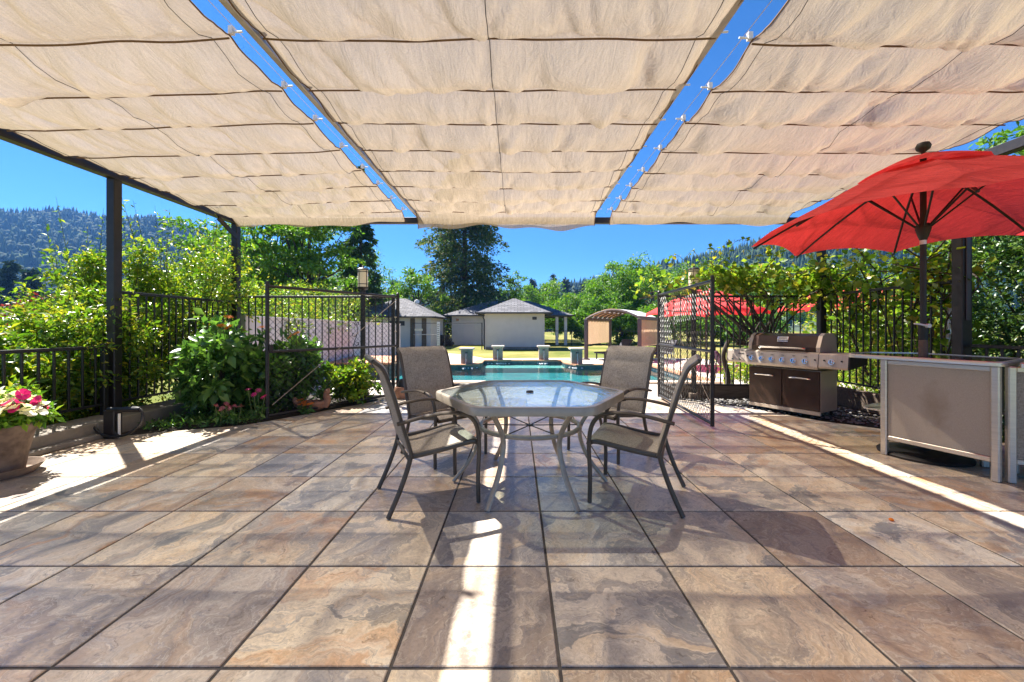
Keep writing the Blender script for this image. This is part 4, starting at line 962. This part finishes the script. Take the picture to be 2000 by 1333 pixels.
# black pool fence with a gate and a sign
def link_fence(label, pts, h, z0=GZ, name='pool_fence'):
    T = thing(name, label, 'fence', (*pts[0], z0), 0, 'black mesh fences round the pool')
    for p in pts: W_(MB().tube([(p[0], p[1], z0), (p[0], p[1], z0 + h)], .035, 8), 'post', M_BLACK, T, True)
    for a, b_ in zip(pts, pts[1:]): W_(MB().tube([(*a, z0 + h - .03), (*b_, z0 + h - .03)], .022, 6), 'rail', M_BLACK, T, True)
    return T
pg = link_fence('black framed pool gate with a small sign, in front of the shed', [(-7.3, 28.0), (-5.55, 28.0)], 1.85, name='pool_gate'); pg['category'] = 'gate'; del pg['group']
W_(MB().tube([(-7.3, 28.0, .72), (-5.55, 28.0, .72)], .02, 6), 'rail', M_ALU, pg, True); W_(MB().box((-6.9, 27.94, 1.05), (.55, .02, .16)), 'sign', mat('cream_sign', (.72, .62, .5), .6), pg)
link_fence('thin black mesh fence between the pool house and the shed', [(-5.1, 28.0), (-2.4, 27.2)], 1.85)
link_fence('black mesh fence behind the pool house porch', [(2.2, 34.2), (4.6, 33.6), (7.4, 32.8), (10.6, 32), (14, 31), (18, 30)], 1.25)
T = thing('depth_marker', 'white ladder-like marker post beside the pool gate', 'marker', (-5.45, 27.6, GZ))
MB().box((0, 0, .95), (.20, .04, 1.9)).build('board', M_WHITE, T)
b = MB()
for k in range(12): b.box((0, -.022, .15 + k * .145), (.16, .006, .03))
b.build('marking', M_GUT, T)
T = thing('log_pile', 'dark pile of logs beside the pool house', 'logs', (-5.9, 33.0, GZ))
for k in range(9):
    q, r_ = (k, 0) if k < 4 else ((k - 4 + .5, 1) if k < 7 else (k - 7 + 1, 2))
    MB().tube([(-.6 + q * .34, -.5, .17 + r_ * .29), (-.6 + q * .34 + .03, .6, .17 + r_ * .29)], .165, 9).build('log', M_BARK, T, True)
# arched arbour with curtains
T = thing('arched_arbour', 'brown arched arbour with tan side curtains beyond the pool', 'arbour', (3.26, 18.8, GZ))
a, b_ = Vector((3.26, 18.8, 0)), Vector((5.0, 21.5, 0)); c, d = Vector((5.36, 17.45, 0)), Vector((7.1, 20.15, 0)); HP = 1.62
M_ARB = mat('brown_arbour', (.10, .066, .064), .6)
for p in (a, b_, c, d): W_(MB().box((p.x, p.y, (GZ + HP) / 2), (.15, .15, HP - GZ), rz=R(57), bev=.01).box((p.x, p.y, GZ + .03), (.26, .26, .06), rz=R(57)), 'post', M_ARB, T)
for p, q in ((a, b_), (c, d)): W_(MB().bar(p + Vector((0, 0, HP)), q + Vector((0, 0, HP)), .08, .13), 'side_beam', M_ARB, T)
def arch(t, u): p = a.lerp(b_, u); q = c.lerp(d, u); return p.lerp(q, t) + Vector((0, 0, HP + .02 + .38 * math.sin(math.pi * t)))
for u_ in (0, .2, .4, .6, .8, 1.0): W_(MB().tube([arch(k / 12, u_) for k in range(13)], .04, 6), 'arch_beam', M_ARB, T, True)
ext = (b_ - a).normalized()
for k in range(4):
    t0, t1 = .05 + k * .24, .05 + k * .24 + .20; vs = []; 
    for j in range(5):
        t = t0 + (t1 - t0) * j / 4
        vs += [arch(t, 0) + Vector((0, 0, .05)), arch(t, 1) + Vector((0, 0, .05)), arch(t, 0) + Vector((0, 0, .06)), arch(t, 1) + Vector((0, 0, .06))]
    fs = []
    for j in range(4): i = j * 4; fs += [(i, i + 1, i + 5, i + 4), (i + 2, i + 6, i + 7, i + 3)]
    W_(MB().add(vs, fs), 'roof_cloth', M_TAN if k < 2 else M_WHITE, T)
for p, q, z0 in ((a, b_, .42), (c, d, .36)):
    e = (q - p).normalized(); n = e.cross(Vector((0, 0, 1))); vs = []; fs = []
    for k in range(25):
        pp = p.lerp(q, .06 + .88 * k / 24) + n * .02 * math.sin(k * 1.9)
        vs += [pp + Vector((0, 0, HP - .05)), pp + Vector((0, 0, z0))]
    for k in range(24): fs.append((2 * k, 2 * k + 1, 2 * k + 3, 2 * k + 2))
    W_(MB().add(vs, fs), 'curtain', M_TAN, T, True)
def lounger(label, x, y, rz, m):
    T = thing('sun_lounger', label, 'lounger', (x, y, GZ), rz, 'sun loungers by the pool')
    for sx in (-.28, .28):
        for sy in (-.8, .55): MB().box((sx, sy, .15), (.05, .05, .30)).build('leg', M_DARK, T)
    MB().box((0, -.2, .32), (.66, 1.5, .07), bev=.02).build('seat', m, T)
    MB().bar((0, .52, .34), (0, .95, .92), .64, .07, up=(1, 0, 0) if False else (0, -.8, .6), bev=.02).build('backrest', m, T)
    MB().tube([(-.28, .9, .85), (-.28, 1.0, .02)], .015, 6).tube([(.28, .9, .85), (.28, 1.0, .02)], .015, 6).build('prop', M_DARK, T)
M_LNG = mat('slate_fabric', (.035, .035, .05), .8)
lounger('dark sun lounger under the arched arbour', 4.65, 19.3, R(-60), M_LNG); lounger('dark sun lounger behind the right rear chair', 6.6, 18.6, R(-60), M_LNG)
lounger('plum cushioned sun lounger beyond the right fence, seen between the pickets', 6.1, 10.4, R(80), M_PURPLE)

# ---------------------------------------------------------------- plants
def tree(name, label, cat, loc, H, rx, zc, rz, lm, leaf, nclump, nleaf, seed, tr=.16, flat=.55, cl=.30, group=None, nbr=22, wob=.25, trunkpart='trunk', droop=.15, outw=.7, aspect=.42, fork=.35):
    rg = np.random.default_rng(seed); T = thing(name, label, cat, loc, 0, group)
    d = rg.normal(size=(nclump, 3)); d /= np.linalg.norm(d, axis=1)[:, None]
    lob = 1 + .22 * np.sin(d[:, 0] * 3.1 + seed) * np.cos(d[:, 1] * 2.7 + seed * 1.7) + .18 * np.sin(d[:, 2] * 5 + d[:, 0] * 4 + seed)
    rad = (rg.uniform(.12, 1, nclump) ** .45) * lob
    C = d * rad[:, None] * np.array([rx, rx, rz]); C[:, 2] += zc
    C[:, 2] = np.maximum(C[:, 2], max(.12, zc - rz * .98)); top = C[:, 2].max(); C[:, 2] = np.where(C[:, 2] > zc, zc + (C[:, 2] - zc) * (H - zc) / max(.1, top - zc), C[:, 2])
    # trunk and limbs
    b = MB(); tp = [Vector((0, 0, -.05))]
    for k in range(1, 7): tp.append(Vector((rg.normal() * wob * tr * 3 * k / 6, rg.normal() * wob * tr * 3 * k / 6, (zc + rz * .35) * k / 6)))
    tpc = catmull(tp, 3); nT = len(tpc); b.tube(tpc, [tr * (1 - .75 * i / nT) for i in range(nT)], 7)
    order = rg.permutation(nclump)[:nbr]
    for i in order:
        e = Vector(C[i]); s0 = tpc[min(nT - 1, int(nT * min(.95, fork + .6 * rg.uniform() * (e.z / max(.1, H)))))]
        mid = s0.lerp(e, .5) + Vector((rg.normal() * .08 * rx, rg.normal() * .08 * rx, rg.uniform(-.05, .12) * rz)); L = (e - s0).length
        b.tube(catmull([s0, mid, e], 4), [tr * .42 * (1 - .85 * q / 8) for q in range(9)], 5)
    b.build(trunkpart, M_BARK, T, True)
    per = rg.multinomial(nleaf, np.full(nclump, 1 / nclump)); Cc = np.repeat(C, per, 0); cr = np.repeat(rx * cl * rg.uniform(.6, 1.3, nclump), per)
    g = rg.normal(size=(nleaf, 3)); g /= np.linalg.norm(g, axis=1)[:, None]; g *= (rg.uniform(0, 1, nleaf) ** .5)[:, None]
    P = Cc + g * cr[:, None] * np.array([1, 1, flat]); P[:, 2] = np.maximum(P[:, 2], .03)
    out = (P - np.array([0, 0, zc])); out /= np.linalg.norm(out, axis=1)[:, None] + 1e-6
    V, F = leaf_geo(P, leaf, rg, out * .5 + g * .5, aspect, droop, .7, outw=outw)
    link('foliage' if cat in ('shrub', 'bush') else 'crown', np_mesh('crown', V, F), lm, T); return T
def shoots(T, n, h0, h1, rx, lm, leaf, seed, lpn=26):
    """upright leafy shoots standing out of a shrub"""
    rg = np.random.default_rng(seed); b = MB(); PP = []; OO = []
    for k in range(n):
        a = rg.uniform(0, 6.28); r = rx * math.sqrt(rg.uniform()); x, y = r * math.cos(a), r * math.sin(a); zt = rg.uniform(h0, h1); zb = h0 * .55
        e = Vector((x * 1.12 + rg.normal() * .1, y * 1.12 + rg.normal() * .1, zt)); pts = catmull([Vector((x * .6, y * .6, zb)), Vector((x * .9, y * .9, (zb + zt) / 2)), e], 5)
        b.tube(pts, [.008 * (1 - .08 * i) for i in range(11)], 4)
        for q in range(lpn):
            t = .25 + .75 * q / lpn; p = pts[min(10, int(t * 10))].lerp(pts[min(10, int(t * 10) + 1)], t * 10 % 1); PP.append(p); aa = rg.uniform(0, 6.28); OO.append((math.cos(aa) * .8, math.sin(aa) * .8, .7))
    b.build('shoot', M_STEM, T, True); V, F = leaf_geo(np.array([tuple(p) for p in PP]), leaf, rg, np.array(OO), .36, 0, .4, outw=1.5)
    link('shoot_leaves', np_mesh('shoot_leaves', V, F), lm, T)
def conifer(name, label, loc, H, rad, lm, seed, needle, nleaf, group=None, zb=.06, nbr=90, ragged=.3, tr=.22, shape=.9):
    rg = np.random.default_rng(seed); T = thing(name, label, 'tree', loc, 0, group); b = MB()
    b.tube([(0, 0, -.1), (rg.normal() * .1, rg.normal() * .1, H * .5), (0, 0, H * .98)], [tr, tr * .6, tr * .1], 8); PP = []; OO = []
    per = nleaf // nbr
    for k in range(nbr):
        t = zb + (1 - zb) * (k + rg.uniform()) / nbr; z = H * t; L = rad * ((1 - t) ** shape * .95 + .05) * rg.uniform(1 - ragged, 1 + ragged * .6); a = rg.uniform(0, 6.283)
        dr = -L * rg.uniform(.05, .32); up = L * rg.uniform(0, .12); ca, sa = math.cos(a), math.sin(a)
        b.tube([(0, 0, z), (ca * L * .5, sa * L * .5, z + up), (ca * L, sa * L, z + dr)], [tr * .22 * (1 - t * .7), tr * .14 * (1 - t * .7), .01], 4)
        s = rg.uniform(.12, 1.0, per) ** .8; w = L * .30 * (1.05 - s * .7)
        px = ca * L * s - sa * rg.normal(size=per) * w; py = sa * L * s + ca * rg.normal(size=per) * w
        pz = z + 4 * up * s * (1 - s) + dr * s ** 2 - np.abs(rg.normal(size=per)) * w * .55
        PP.append(np.stack([px, py, pz], -1)); OO.append(np.stack([np.full(per, ca), np.full(per, sa), np.full(per, -.35)], -1))
    b.build('trunk', M_BARK, T, True); P = np.concatenate(PP); P[:, 2] = np.maximum(P[:, 2], .05)
    V, F = leaf_geo(P, needle, rg, np.concatenate(OO), .38, .3, .3, outw=.7); link('crown', np_mesh('crown', V, F), lm, T); return T
# shrubs behind the left railing
g_ = 'leafy shrubs behind the left railing'
for k, (x, y, H, rx, lab, n) in enumerate(((-6.25, 6.2, 2.45, .82, 'tall yellow green shrub left of the nearer pergola post', 21000), (-5.7, 7.0, 2.75, 1.0, 'tall yellow green shrub between the two left pergola posts', 21000), (-5.5, 5.25, 1.7, .72, 'green shrub spilling through the railing at the nearer left post', 15000), (-6.05, 4.35, 1.3, .9, 'low glossy shrub behind the railing at the left edge', 17000), (-6.2, 3.3, 1.05, 1.05, 'low dark shrub behind the flower pot railing', 12000), (-8.4, 7.4, 1.5, 1.2, 'broad green shrub farther back at the left edge', 9000))):
    t = tree('leafy_shrub', lab, 'shrub', (x, y, GZ), H - GZ, rx, (H - GZ) * .52, (H - GZ) * .5, L_POM if k < 3 else (L_DARK if k == 4 else L_POM), .062 if k < 3 else .07, 130, n, 20 + k, .05, .8, .30, g_, 30, trunkpart='stems', fork=.05)
    if k in (0, 1, 2): shoots(t, 34 if k < 2 else 14, (H - GZ) * .86, (H - GZ) * (1.22 if k < 2 else 1.1), rx * .9, L_POM, .07, 40 + k)
tree('red_shrub', 'dark red leaved shrub at the left edge behind the green shrubs', 'shrub', (-12.3, 10.2, GZ), 2.2, 1.3, 1.2, .95, L_RED, .10, 60, 7000, 77, .06, .8, .3, None, 14, trunkpart='stems', fork=.1)
# vines and bushes over the white wall
for k, (x, y, H, rx, lab) in enumerate(((-6.6, 9.3, 2.15, 1.25, 'leafy bush leaning over the near end of the white wall'), (-7.0, 12.2, 2.35, 1.5, 'leafy bush over the middle of the white wall'), (-8.1, 16.5, 2.9, 1.9, 'leafy bush over the far end of the white wall'))):
    t = tree('wall_bush', lab, 'bush', (x, y, GZ), H - GZ, rx, (H - GZ) * .6, (H - GZ) * .42, L_VINE if k != 1 else L_POM, .085, 90, 8000, 60 + k, .06, .8, .3, 'bushes over the white wall', 18, trunkpart='stems', fork=.1); shoots(t, 12, (H - GZ) * .9, (H - GZ) * 1.15, rx, L_VINE, .09, 90 + k)
# flower bed
def bush_bed(label, x, y, H, rx, n, leaf, seed, lm=L_ZIN):
    return tree('flowering_bush', label, 'bush', (x, y, -.02), H, rx, H * .52, H * .5, lm, leaf, 70, n, seed, .018, .85, .30, 'bushes in the flower bed', 34, trunkpart='stems', fork=.02, droop=.05, aspect=.52)
z1 = bush_bed('tall leafy bush with orange blooms left of the open gate', -4.12, 5.55, 1.30, .50, 2100, .125, 31)
z2 = bush_bed('leafy bush with orange blooms behind the gate post', -3.42, 6.15, 1.08, .48, 2000, .105, 32)
z3 = bush_bed('low glossy bush behind the gate mesh, near the lantern post', -2.72, 6.52, .66, .42, 2200, .08, 33, L_POM)
z4 = bush_bed('small leafy bush between the two orange bushes', -3.75, 5.95, .88, .42, 1500, .11, 34)
def bloom_mesh(name, npet, r, m, seed, cup=.25, layers=1, full=3.0):
    rg = random.Random(seed); vs = []; fs = []
    for l in range(layers):
        rl = r * (1 - .28 * l)
        for k in range(npet):
            a = 2 * math.pi * (k + .5 * l) / npet + rg.uniform(-.1, .1); w = full / npet; b0 = len(vs); z = .012 * l
            for rr, ww, zz in ((.08, .4, 0), (.6, 1.0, cup * .5), (1.0, .75, cup * rg.uniform(.4, 1.0))):
                for s in (-1, 0, 1): vs.append((rl * rr * math.cos(a + s * w * ww * .5), rl * rr * math.sin(a + s * w * ww * .5), z + rl * zz - abs(s) * .04 * rl))
            for i in range(2):
                for s in range(2): q = b0 + i * 3 + s; fs.append((q, q + 1, q + 4, q + 3))
    me = bpy.data.meshes.new(name); me.from_pydata(vs, [], fs); me.materials.append(m); me.polygons.foreach_set('use_smooth', [True] * len(fs)); me.update(); return me
B_OR = bloom_mesh('bloom', 13, .055, L_PETO, 1, .2, 2); B_PK = bloom_mesh('bloom', 9, .034, L_PETK, 2, .3, 3); B_W = bloom_mesh('bloom', 6, .046, L_PETW, 3, .5, 1, 7.5); B_MG = bloom_mesh('bloom', 6, .043, L_PETP, 4, .5, 1, 7.5); B_MS = bloom_mesh('bloom', 8, .04, L_PETP, 6, .3, 2)
def bloom(me, parent, wp, rg, tilt=.7, sc=1.0, stem=None):
    p = parent_matrix(parent).inverted() @ Vector(wp)
    o = link('bloom', me, None, parent, p, (rg.uniform(-tilt, tilt) + .25, rg.uniform(-tilt, tilt), rg.uniform(0, 6))); o.scale = (sc,) * 3
    if stem is not None: MB().tube(catmull([Vector(stem), (Vector(stem) + p) / 2 + Vector((.02, .01, .02)), p], 4), .005, 5).build('flower_stem', M_STEM, parent, True)
rg = random.Random(4)
for (x, y, z) in ((-3.98, 5.50, 1.36), (-4.0, 5.40, 1.24), (-3.92, 5.42, 1.22)): bloom(B_OR, z1, (x, y, z), rg, .4, 1.15, (.1, -.05, .8))
for (x, y, z) in ((-3.42, 5.35, 1.22), (-3.18, 5.75, 1.13), (-3.35, 5.9, 1.08)): bloom(B_OR, z2, (x, y, z), rg, .6, 1.05, (.0, -.1, .6))
for q, (x, y, h, me, lab) in enumerate(((-3.72, 4.98, .24, B_PK, 'small pink zinnia plant at the edge of the flower bed, farthest left'), (-3.55, 5.02, .27, B_PK, 'small pink zinnia plant second from the left in the bed edge'), (-3.36, 5.16, .42, B_MS, 'tallest of the small zinnia plants, with magenta heads by the gate post'), (-2.98, 5.62, .2, B_OR, 'tiny orange flowered plant at the foot of the gate'))):
    t = thing('zinnia_plant', lab, 'flower', (x, y, -.01), 0, 'small flowers along the bed edge'); rgn = np.random.default_rng(q); PP = []
    for k in range(5):
        hx, hy, hz = rg.uniform(-.1, .1), rg.uniform(-.06, .06), h * rg.uniform(.72, 1.1); MB().tube(catmull([Vector((hx * .3, hy * .3, 0)), Vector((hx * .8, hy * .8, hz * .6)), Vector((hx, hy, hz))], 4), .0045, 5).build('stem', M_STEM, t, True)
        o = link('bloom', me, None, t, (hx, hy, hz), (rg.uniform(-.5, .8), rg.uniform(-.4, .4), rg.uniform(0, 6)))
        PP += [(hx * f, hy * f, hz * f) for f in (.15, .25, .35, .5, .6, .7, .4, .55)]
    V, F = leaf_geo(np.array(PP), .075, rgn, None, .4, 0, .4); link('leaves', np_mesh('leaves', V, F), L_ZIN, t)
rgn = np.random.default_rng(9); P = rgn.uniform((-4.55, 4.75, -.01), (-3.4, 6.6, .07), (2600, 3)); P = P[P[:, 1] > 4.62 + .35 * (P[:, 0] + 4.55)]
V, F = leaf_geo(P, .06, rgn, None, .35, -.6, .3); o = link('ground_cover', np_mesh('ground_cover', V, F), L_ZIN); tag(o, 'low green ground cover in the flower bed', 'ground cover', kind='stuff')
# petunias in the clay pot
pt = tree('petunia_plant', 'white and magenta petunias filling the clay pot', 'flower', (-4.27, 3.28, .35), .33, .27, .10, .16, L_BRIGHT, .06, 60, 2600, 51, .01, .8, .32, None, 20, trunkpart='stems', fork=.02)
pt['category'] = 'flowers'; rg = random.Random(12)
for k in range(95):
    a = rg.uniform(0, 6.28); r = .25 * math.sqrt(rg.uniform(.05, 1)); z = .35 + .30 * math.sqrt(max(0, 1 - (r / .33) ** 2)) + rg.uniform(-.05, .05)
    x, y = -4.27 + 1.25 * r * math.cos(a), 3.28 + r * math.sin(a) - .03
    o = link('bloom', B_MG if k % 7 == 2 else B_W, None, pt, Vector((x, y, z)) - pt.location, (rg.uniform(.1, 1.0), rg.uniform(-.2, .7), rg.uniform(0, 6))); o.scale = (rg.uniform(.9, 1.2),) * 3
for (x, y, z) in ((-3.97, 3.2, .68),): o = link('bloom', B_MG, None, pt, Vector((x, y, z)) - pt.location, (1.1, .5, 1)); o.scale = (1.1,) * 3
# grape vine on the right fences: the largest leaves are parts, the rest one mass
vs = []; fs = []
outl = [(0, -.05), (.22, -.18), (.5, -.02), (.38, .22), (.55, .5), (.25, .55), (0, 1.0), (-.25, .55), (-.55, .5), (-.38, .22), (-.5, -.02), (-.22, -.18)]
vs = [(0, .28, .03)] + [(x, y, -.10 * abs(x) - .05 * y * y) for x, y in outl]; fs = [(0, 1 + k, 1 + (k + 1) % 12) for k in range(12)]
LEAF = bpy.data.meshes.new('leaf'); LEAF.from_pydata(vs, [], fs); LEAF.update()
def objleaf(name, stops):
    a = N(name); c = a.ramp(a.n('ObjectInfo').outputs['Random'], stops); p = a.pbsdf(c, .33, 0, None, .5); t = a.n('BsdfTranslucent'); a.l(a.mix(1.0, c, (1.25, 1.3, .55), 'MULTIPLY'), t.inputs[0])
    m = a.n('MixShader', i_0=.55); a.l(p.outputs[0], m.inputs[1]); a.l(t.outputs[0], m.inputs[2]); return a.fin(m.outputs[0])
LEAF.materials.append(objleaf('big_vine_leaf', [(0, (.075, .165, .016)), (.5, (.155, .265, .03)), (.85, (.30, .33, .04)), (1, (.43, .31, .05))]))
VN = thing('grape_vine', 'grape vine sprawling over the right fence above the grill', 'vine', (4.3, 7.15, GZ))
rgn = np.random.default_rng(15); b = MB(); canes = []
for k in range(26):
    s = rgn.uniform(); x0 = 3.15 + s * 2.1; pts = [Vector((3.75 + .9 * rgn.uniform(), 7.12, .9)), Vector((x0, 7.0 + rgn.normal() * .1, 1.55 + rgn.uniform(0, .3)))]
    e = pts[-1]
    for q in range(4): e = e + Vector((rgn.normal() * .28 + (.12 if s > .5 else -.12), rgn.normal() * .12 - .05, rgn.uniform(-.12, .26))); pts.append(e)
    canes.append(catmull(pts, 5)); b.tube(canes[-1], [.016 - .0005 * i for i in range(len(canes[-1]))], 5)
for k in range(16):
    y0 = rgn.uniform(4.8, 6.9); pts = [Vector((5.3, y0, .5)), Vector((5.28, y0 + rgn.normal() * .2, 1.3)), Vector((5.22 + rgn.normal() * .1, y0 + rgn.normal() * .3, 1.8)), Vector((5.15 + rgn.normal() * .2, y0 + rgn.normal() * .4, 2.0 + rgn.uniform(0, .5)))]
    canes.append(catmull(pts, 5)); b.tube(canes[-1], .010, 5)
W_(b, 'canes', M_BARK, VN, True)
W_(MB().tube(catmull([(3.75, 7.2, GZ), (3.8, 7.18, .3), (3.7, 7.15, .7), (3.78, 7.12, 1.0)], 5), [.05 - .001 * i for i in range(16)], 7), 'trunk', M_BARK, VN, True)
PP = []
for c in canes:
    for p in c[3:]:
        for q in range((7 if p.z > (1.9 if p.x < 4.3 else 1.65) else (2 if p.x > 5.1 else 0))): PP.append((p.x + rgn.normal() * .11, p.y + rgn.normal() * .11, p.z + rgn.normal() * .11))
PP = np.array(PP); sel = rgn.permutation(len(PP)); near = [i for i in sel if PP[i, 2] > 1.0][:300]; rest = np.array([i for i in sel if i not in set(near)])
inv = parent_matrix(VN).inverted()
for i in near:
    o = link('leaf', LEAF, None, VN, inv @ Vector(PP[i])); o.rotation_euler = (rgn.uniform(-.3, 1.3), rgn.uniform(-.7, .7), rgn.uniform(0, 6.28)); o.scale = (float(rgn.uniform(.07, .12)),) * 3
ex = rgn.uniform((3.4, 6.95, 1.95), (5.2, 7.3, 2.3), (600, 3)); ex2 = rgn.uniform((5.2, 4.7, .9), (5.6, 7.2, 2.15), (1300, 3)); P = np.concatenate([PP[rest], ex, ex2])
V, F = leaf_geo(P - np.array(VN.location), .085, rgn, None, .85, .2, .6, fold=.15); o = link('leaf_mass', np_mesh('leaf_mass', V, F), L_VINE, VN); o['kind'] = 'stuff'
PP = []; b = MB()
for k in range(5):
    p = [Vector((3.25 + k * .12, 7.0, 2.0)), Vector((3.0 + k * .18, 6.95, 2.3 + .08 * k)), Vector((2.75 + k * .3, 6.9, 2.48 + .07 * k)), Vector((2.62 + k * .33, 6.88, 2.40 + .08 * k))]; c = catmull(p, 6); b.tube(c, .004, 4); PP += [(q.x, q.y, q.z) for q in c for _ in range(1)]
W_(b, 'tendril', M_STEM, VN, True); V, F = leaf_geo(np.array(PP) - np.array(VN.location), .06, rgn, None, .8); link('tendril_leaves', np_mesh('tendril_leaves', V, F), L_VINE, VN)
T = thing('leaning_pipe', 'pale grey pipe leaning behind the vine fence, right of the umbrella pole', 'pipe', (5.42, 4.98, GZ))
MB().tube([(-.10, 0, 0), (-.04, 0, 1.2), (.05, .02, 2.45)], .034, 10).build('shaft', M_ALU, T, True); MB().tube([(.045, .02, 2.38), (.052, .02, 2.5)], .042, 10).build('pipe_collar', M_GUT, T, True)
# hedge and trees on the right
gr = 'tall hedge bushes behind the right railing'
for k, (x, y, H, rx, lab) in enumerate(((6.9, 5.1, 2.75, 1.15, 'dark glossy hedge bush right of the right pergola post'), (7.4, 3.4, 2.9, 1.3, 'dark glossy hedge bush at the right edge behind the bar'), (6.7, 7.3, 2.0, 1.1, 'hedge bush behind the vine fence corner'), (8.6, 9.0, 2.1, 1.5, 'bush behind the grill, seen between the pickets'), (6.0, 9.3, .75, .9, 'low yellow green bush seen under the grill shelf'))):
    tree('hedge_bush', lab, 'bush', (x, y, GZ), H - GZ, rx, (H - GZ) * .5, (H - GZ) * .52, L_DARK if k < 2 else L_VINE, .085, 150, 17000 if k < 2 else 8000, 120 + k, .06, .8, .30, gr, 22, trunkpart='stems', fork=.05)
tree('airy_tree', 'tree reaching in at the upper right edge behind the beam', 'tree', (11.2, 7.6, GZ), 5.6, 2.3, 3.9, 1.6, L_LOC, .13, 90, 13000, 140, .14, .5, .25, None, 26)
gl_ = 'garden trees beyond the pool'
tree('locust_tree', 'locust tree with a dark winding trunk left of the lantern', 'tree', (-13.0, 24.5, GZ), 10.3, 3.2, 6.3, 3.9, L_BRIGHT, .25, 75, 15000, 151, .24, .3, .27, gl_, 22, .6, fork=.25)
tree('locust_tree', 'spreading locust tree by the far left pergola post', 'tree', (-17.0, 26, GZ), 9.6, 4.2, 5.6, 3.9, L_LOC, .25, 62, 12000, 152, .26, .26, .26, gl_, 60, .5, fork=.25)
conifer('tall_conifer', 'narrow tall conifer between the locust and the gap of sky', (-12.3, 31, GZ), 14.0, 2.3, leaf_mat('mid_green_needles', [(0, (.02, .055, .014)), (.6, (.045, .095, .02)), (1, (.08, .13, .03))], .3), 153, .28, 17000, gl_, .05, 130, .25)
conifer('big_cedar', 'big dark cedar behind the pool houses', (-5.6, 42, GZ), 19.5, 6.3, L_CED, 154, .33, 40000, gl_, .03, 190, .45, .42, .55)
for k, (x, y, H, rx, lab, lm, n) in enumerate((
        (-9.3, 37, 6.3, 2.6, 'olive green tree left of the big cedar', L_BRIGHT, 9000), (-11.8, 36, 4.6, 2.6, 'low olive green tree behind the shed roof', L_BRIGHT, 8000),
        (-.6, 46, 7.6, 1.6, 'slim airy tree right of the big cedar', L_LOC, 3500), (2.8, 50, 6.6, 3.2, 'bright green bush above the pool house roof', L_BRIGHT, 9000), (5.4, 44, 4.6, 2.6, 'bright green bush right of the pool house ridge', L_BRIGHT, 8000),
        (10.2, 41, 7.6, 3.6, 'wide bright green tree behind the arbour', L_BRIGHT, 15000), (14.4, 43, 8.2, 4.0, 'tall bright green tree right of the arbour', L_BRIGHT, 15000), (18.6, 42, 7.6, 3.8, 'bright green tree behind the right lantern', L_LOC, 12000),
        (24, 40, 7.0, 3.6, 'green tree beyond the vine fence', L_LOC, 9000), (7.6, 37, 4.0, 2.2, 'low green tree behind the pool house porch', L_LOC, 7000), (12.5, 34, 3.2, 2.2, 'low green bush behind the arbour curtains', L_BRIGHT, 6000), (17, 33, 3.0, 2.4, 'low green bush beyond the red umbrella', L_BRIGHT, 6000),
        (6.3, 36.4, 2.7, 1.9, 'rounded bush behind the porch fence, nearest the columns', L_BRIGHT, 6000), (9.4, 36, 2.9, 2.0, 'rounded bush behind the porch fence, left of the arbour', L_LOC, 6000), (15.2, 35.4, 3.0, 2.3, 'rounded bush behind the right curtain of the arbour', L_BRIGHT, 6000), (20.5, 35, 3.2, 2.4, 'rounded bush beyond the right gate', L_LOC, 6000),
        (-22, 33, 7.5, 3.6, 'green tree farthest left of the locusts', L_LOC, 9000), (-15, 40, 8.5, 4.0, 'green tree filling the gap behind the locusts', L_LOC, 10000))):
    tree('garden_tree', lab, 'tree', (x, y, GZ), H - GZ, rx, (H - GZ) * .58, (H - GZ) * .45, lm, .24, 70, n, 200 + k, .16, .6, .28, gl_, 26)
for k, (x, y, H, lab) in enumerate(((-84, 66, 12.3, 'dark conifer at the far left edge, tallest of its group'), (-78, 64, 10.5, 'dark conifer second from the left edge under the hill'), (-76, 68, 9.5, 'dark conifer third from the left edge under the hill'), (-71, 66, 8.2, 'small dark conifer nearest the shrub under the hill'))):
    conifer('dark_conifer', lab, (x, y, GZ), H, 3.0, L_CON, 230 + k, .8, 3500, 'dark conifers under the left hill', .05, 60)
rg = random.Random(8)
for k in range(16):
    x = 1.5 + k * 1.75 + rg.uniform(-.6, .6); y = 150 + rg.uniform(-12, 12); H = rg.uniform(15, 21) - .006 * (k - 5) ** 2 * 3
    nth = ['leftmost', 'second', 'third', 'fourth', 'fifth', 'sixth', 'seventh', 'eighth', 'ninth', 'tenth', 'eleventh', 'twelfth', 'thirteenth', 'fourteenth', 'fifteenth', 'rightmost'][k]
    conifer('far_conifer', f'{nth} of the blue green conifers in a row above the pool house' if k in (0, 15) else f'{nth} from the left of the blue green conifers above the pool house', (x, y, GZ), H, 2.4, L_CON, 260 + k, 1.1, 1100, 'row of far conifers', .05, 44, .3, .2)
conifer('far_conifer', 'lone small conifer tip in the sky gap left of the cedar', (-34, 110, GZ), 14.5, 2.2, L_CON, 290, 1.0, 1100, 'row of far conifers', .05, 44)
# air: pale haze round everything
hb = MB((0, 400, 100)).box((0, 400, 128), (3200, 1100, 262)).build('haze', None)
a = N('haze_air'); pv = a.n('VolumePrincipled'); pv.inputs['Color'].default_value = (.16, .42, 1.0, 1); pv.inputs['Density'].default_value = .00028; pv.inputs['Anisotropy'].default_value = .2
a.l(pv.outputs[0], a.out.inputs[1]); hb.data.materials.append(a.m); tag(hb, 'thin bluish summer haze over the valley', 'haze', kind='stuff')
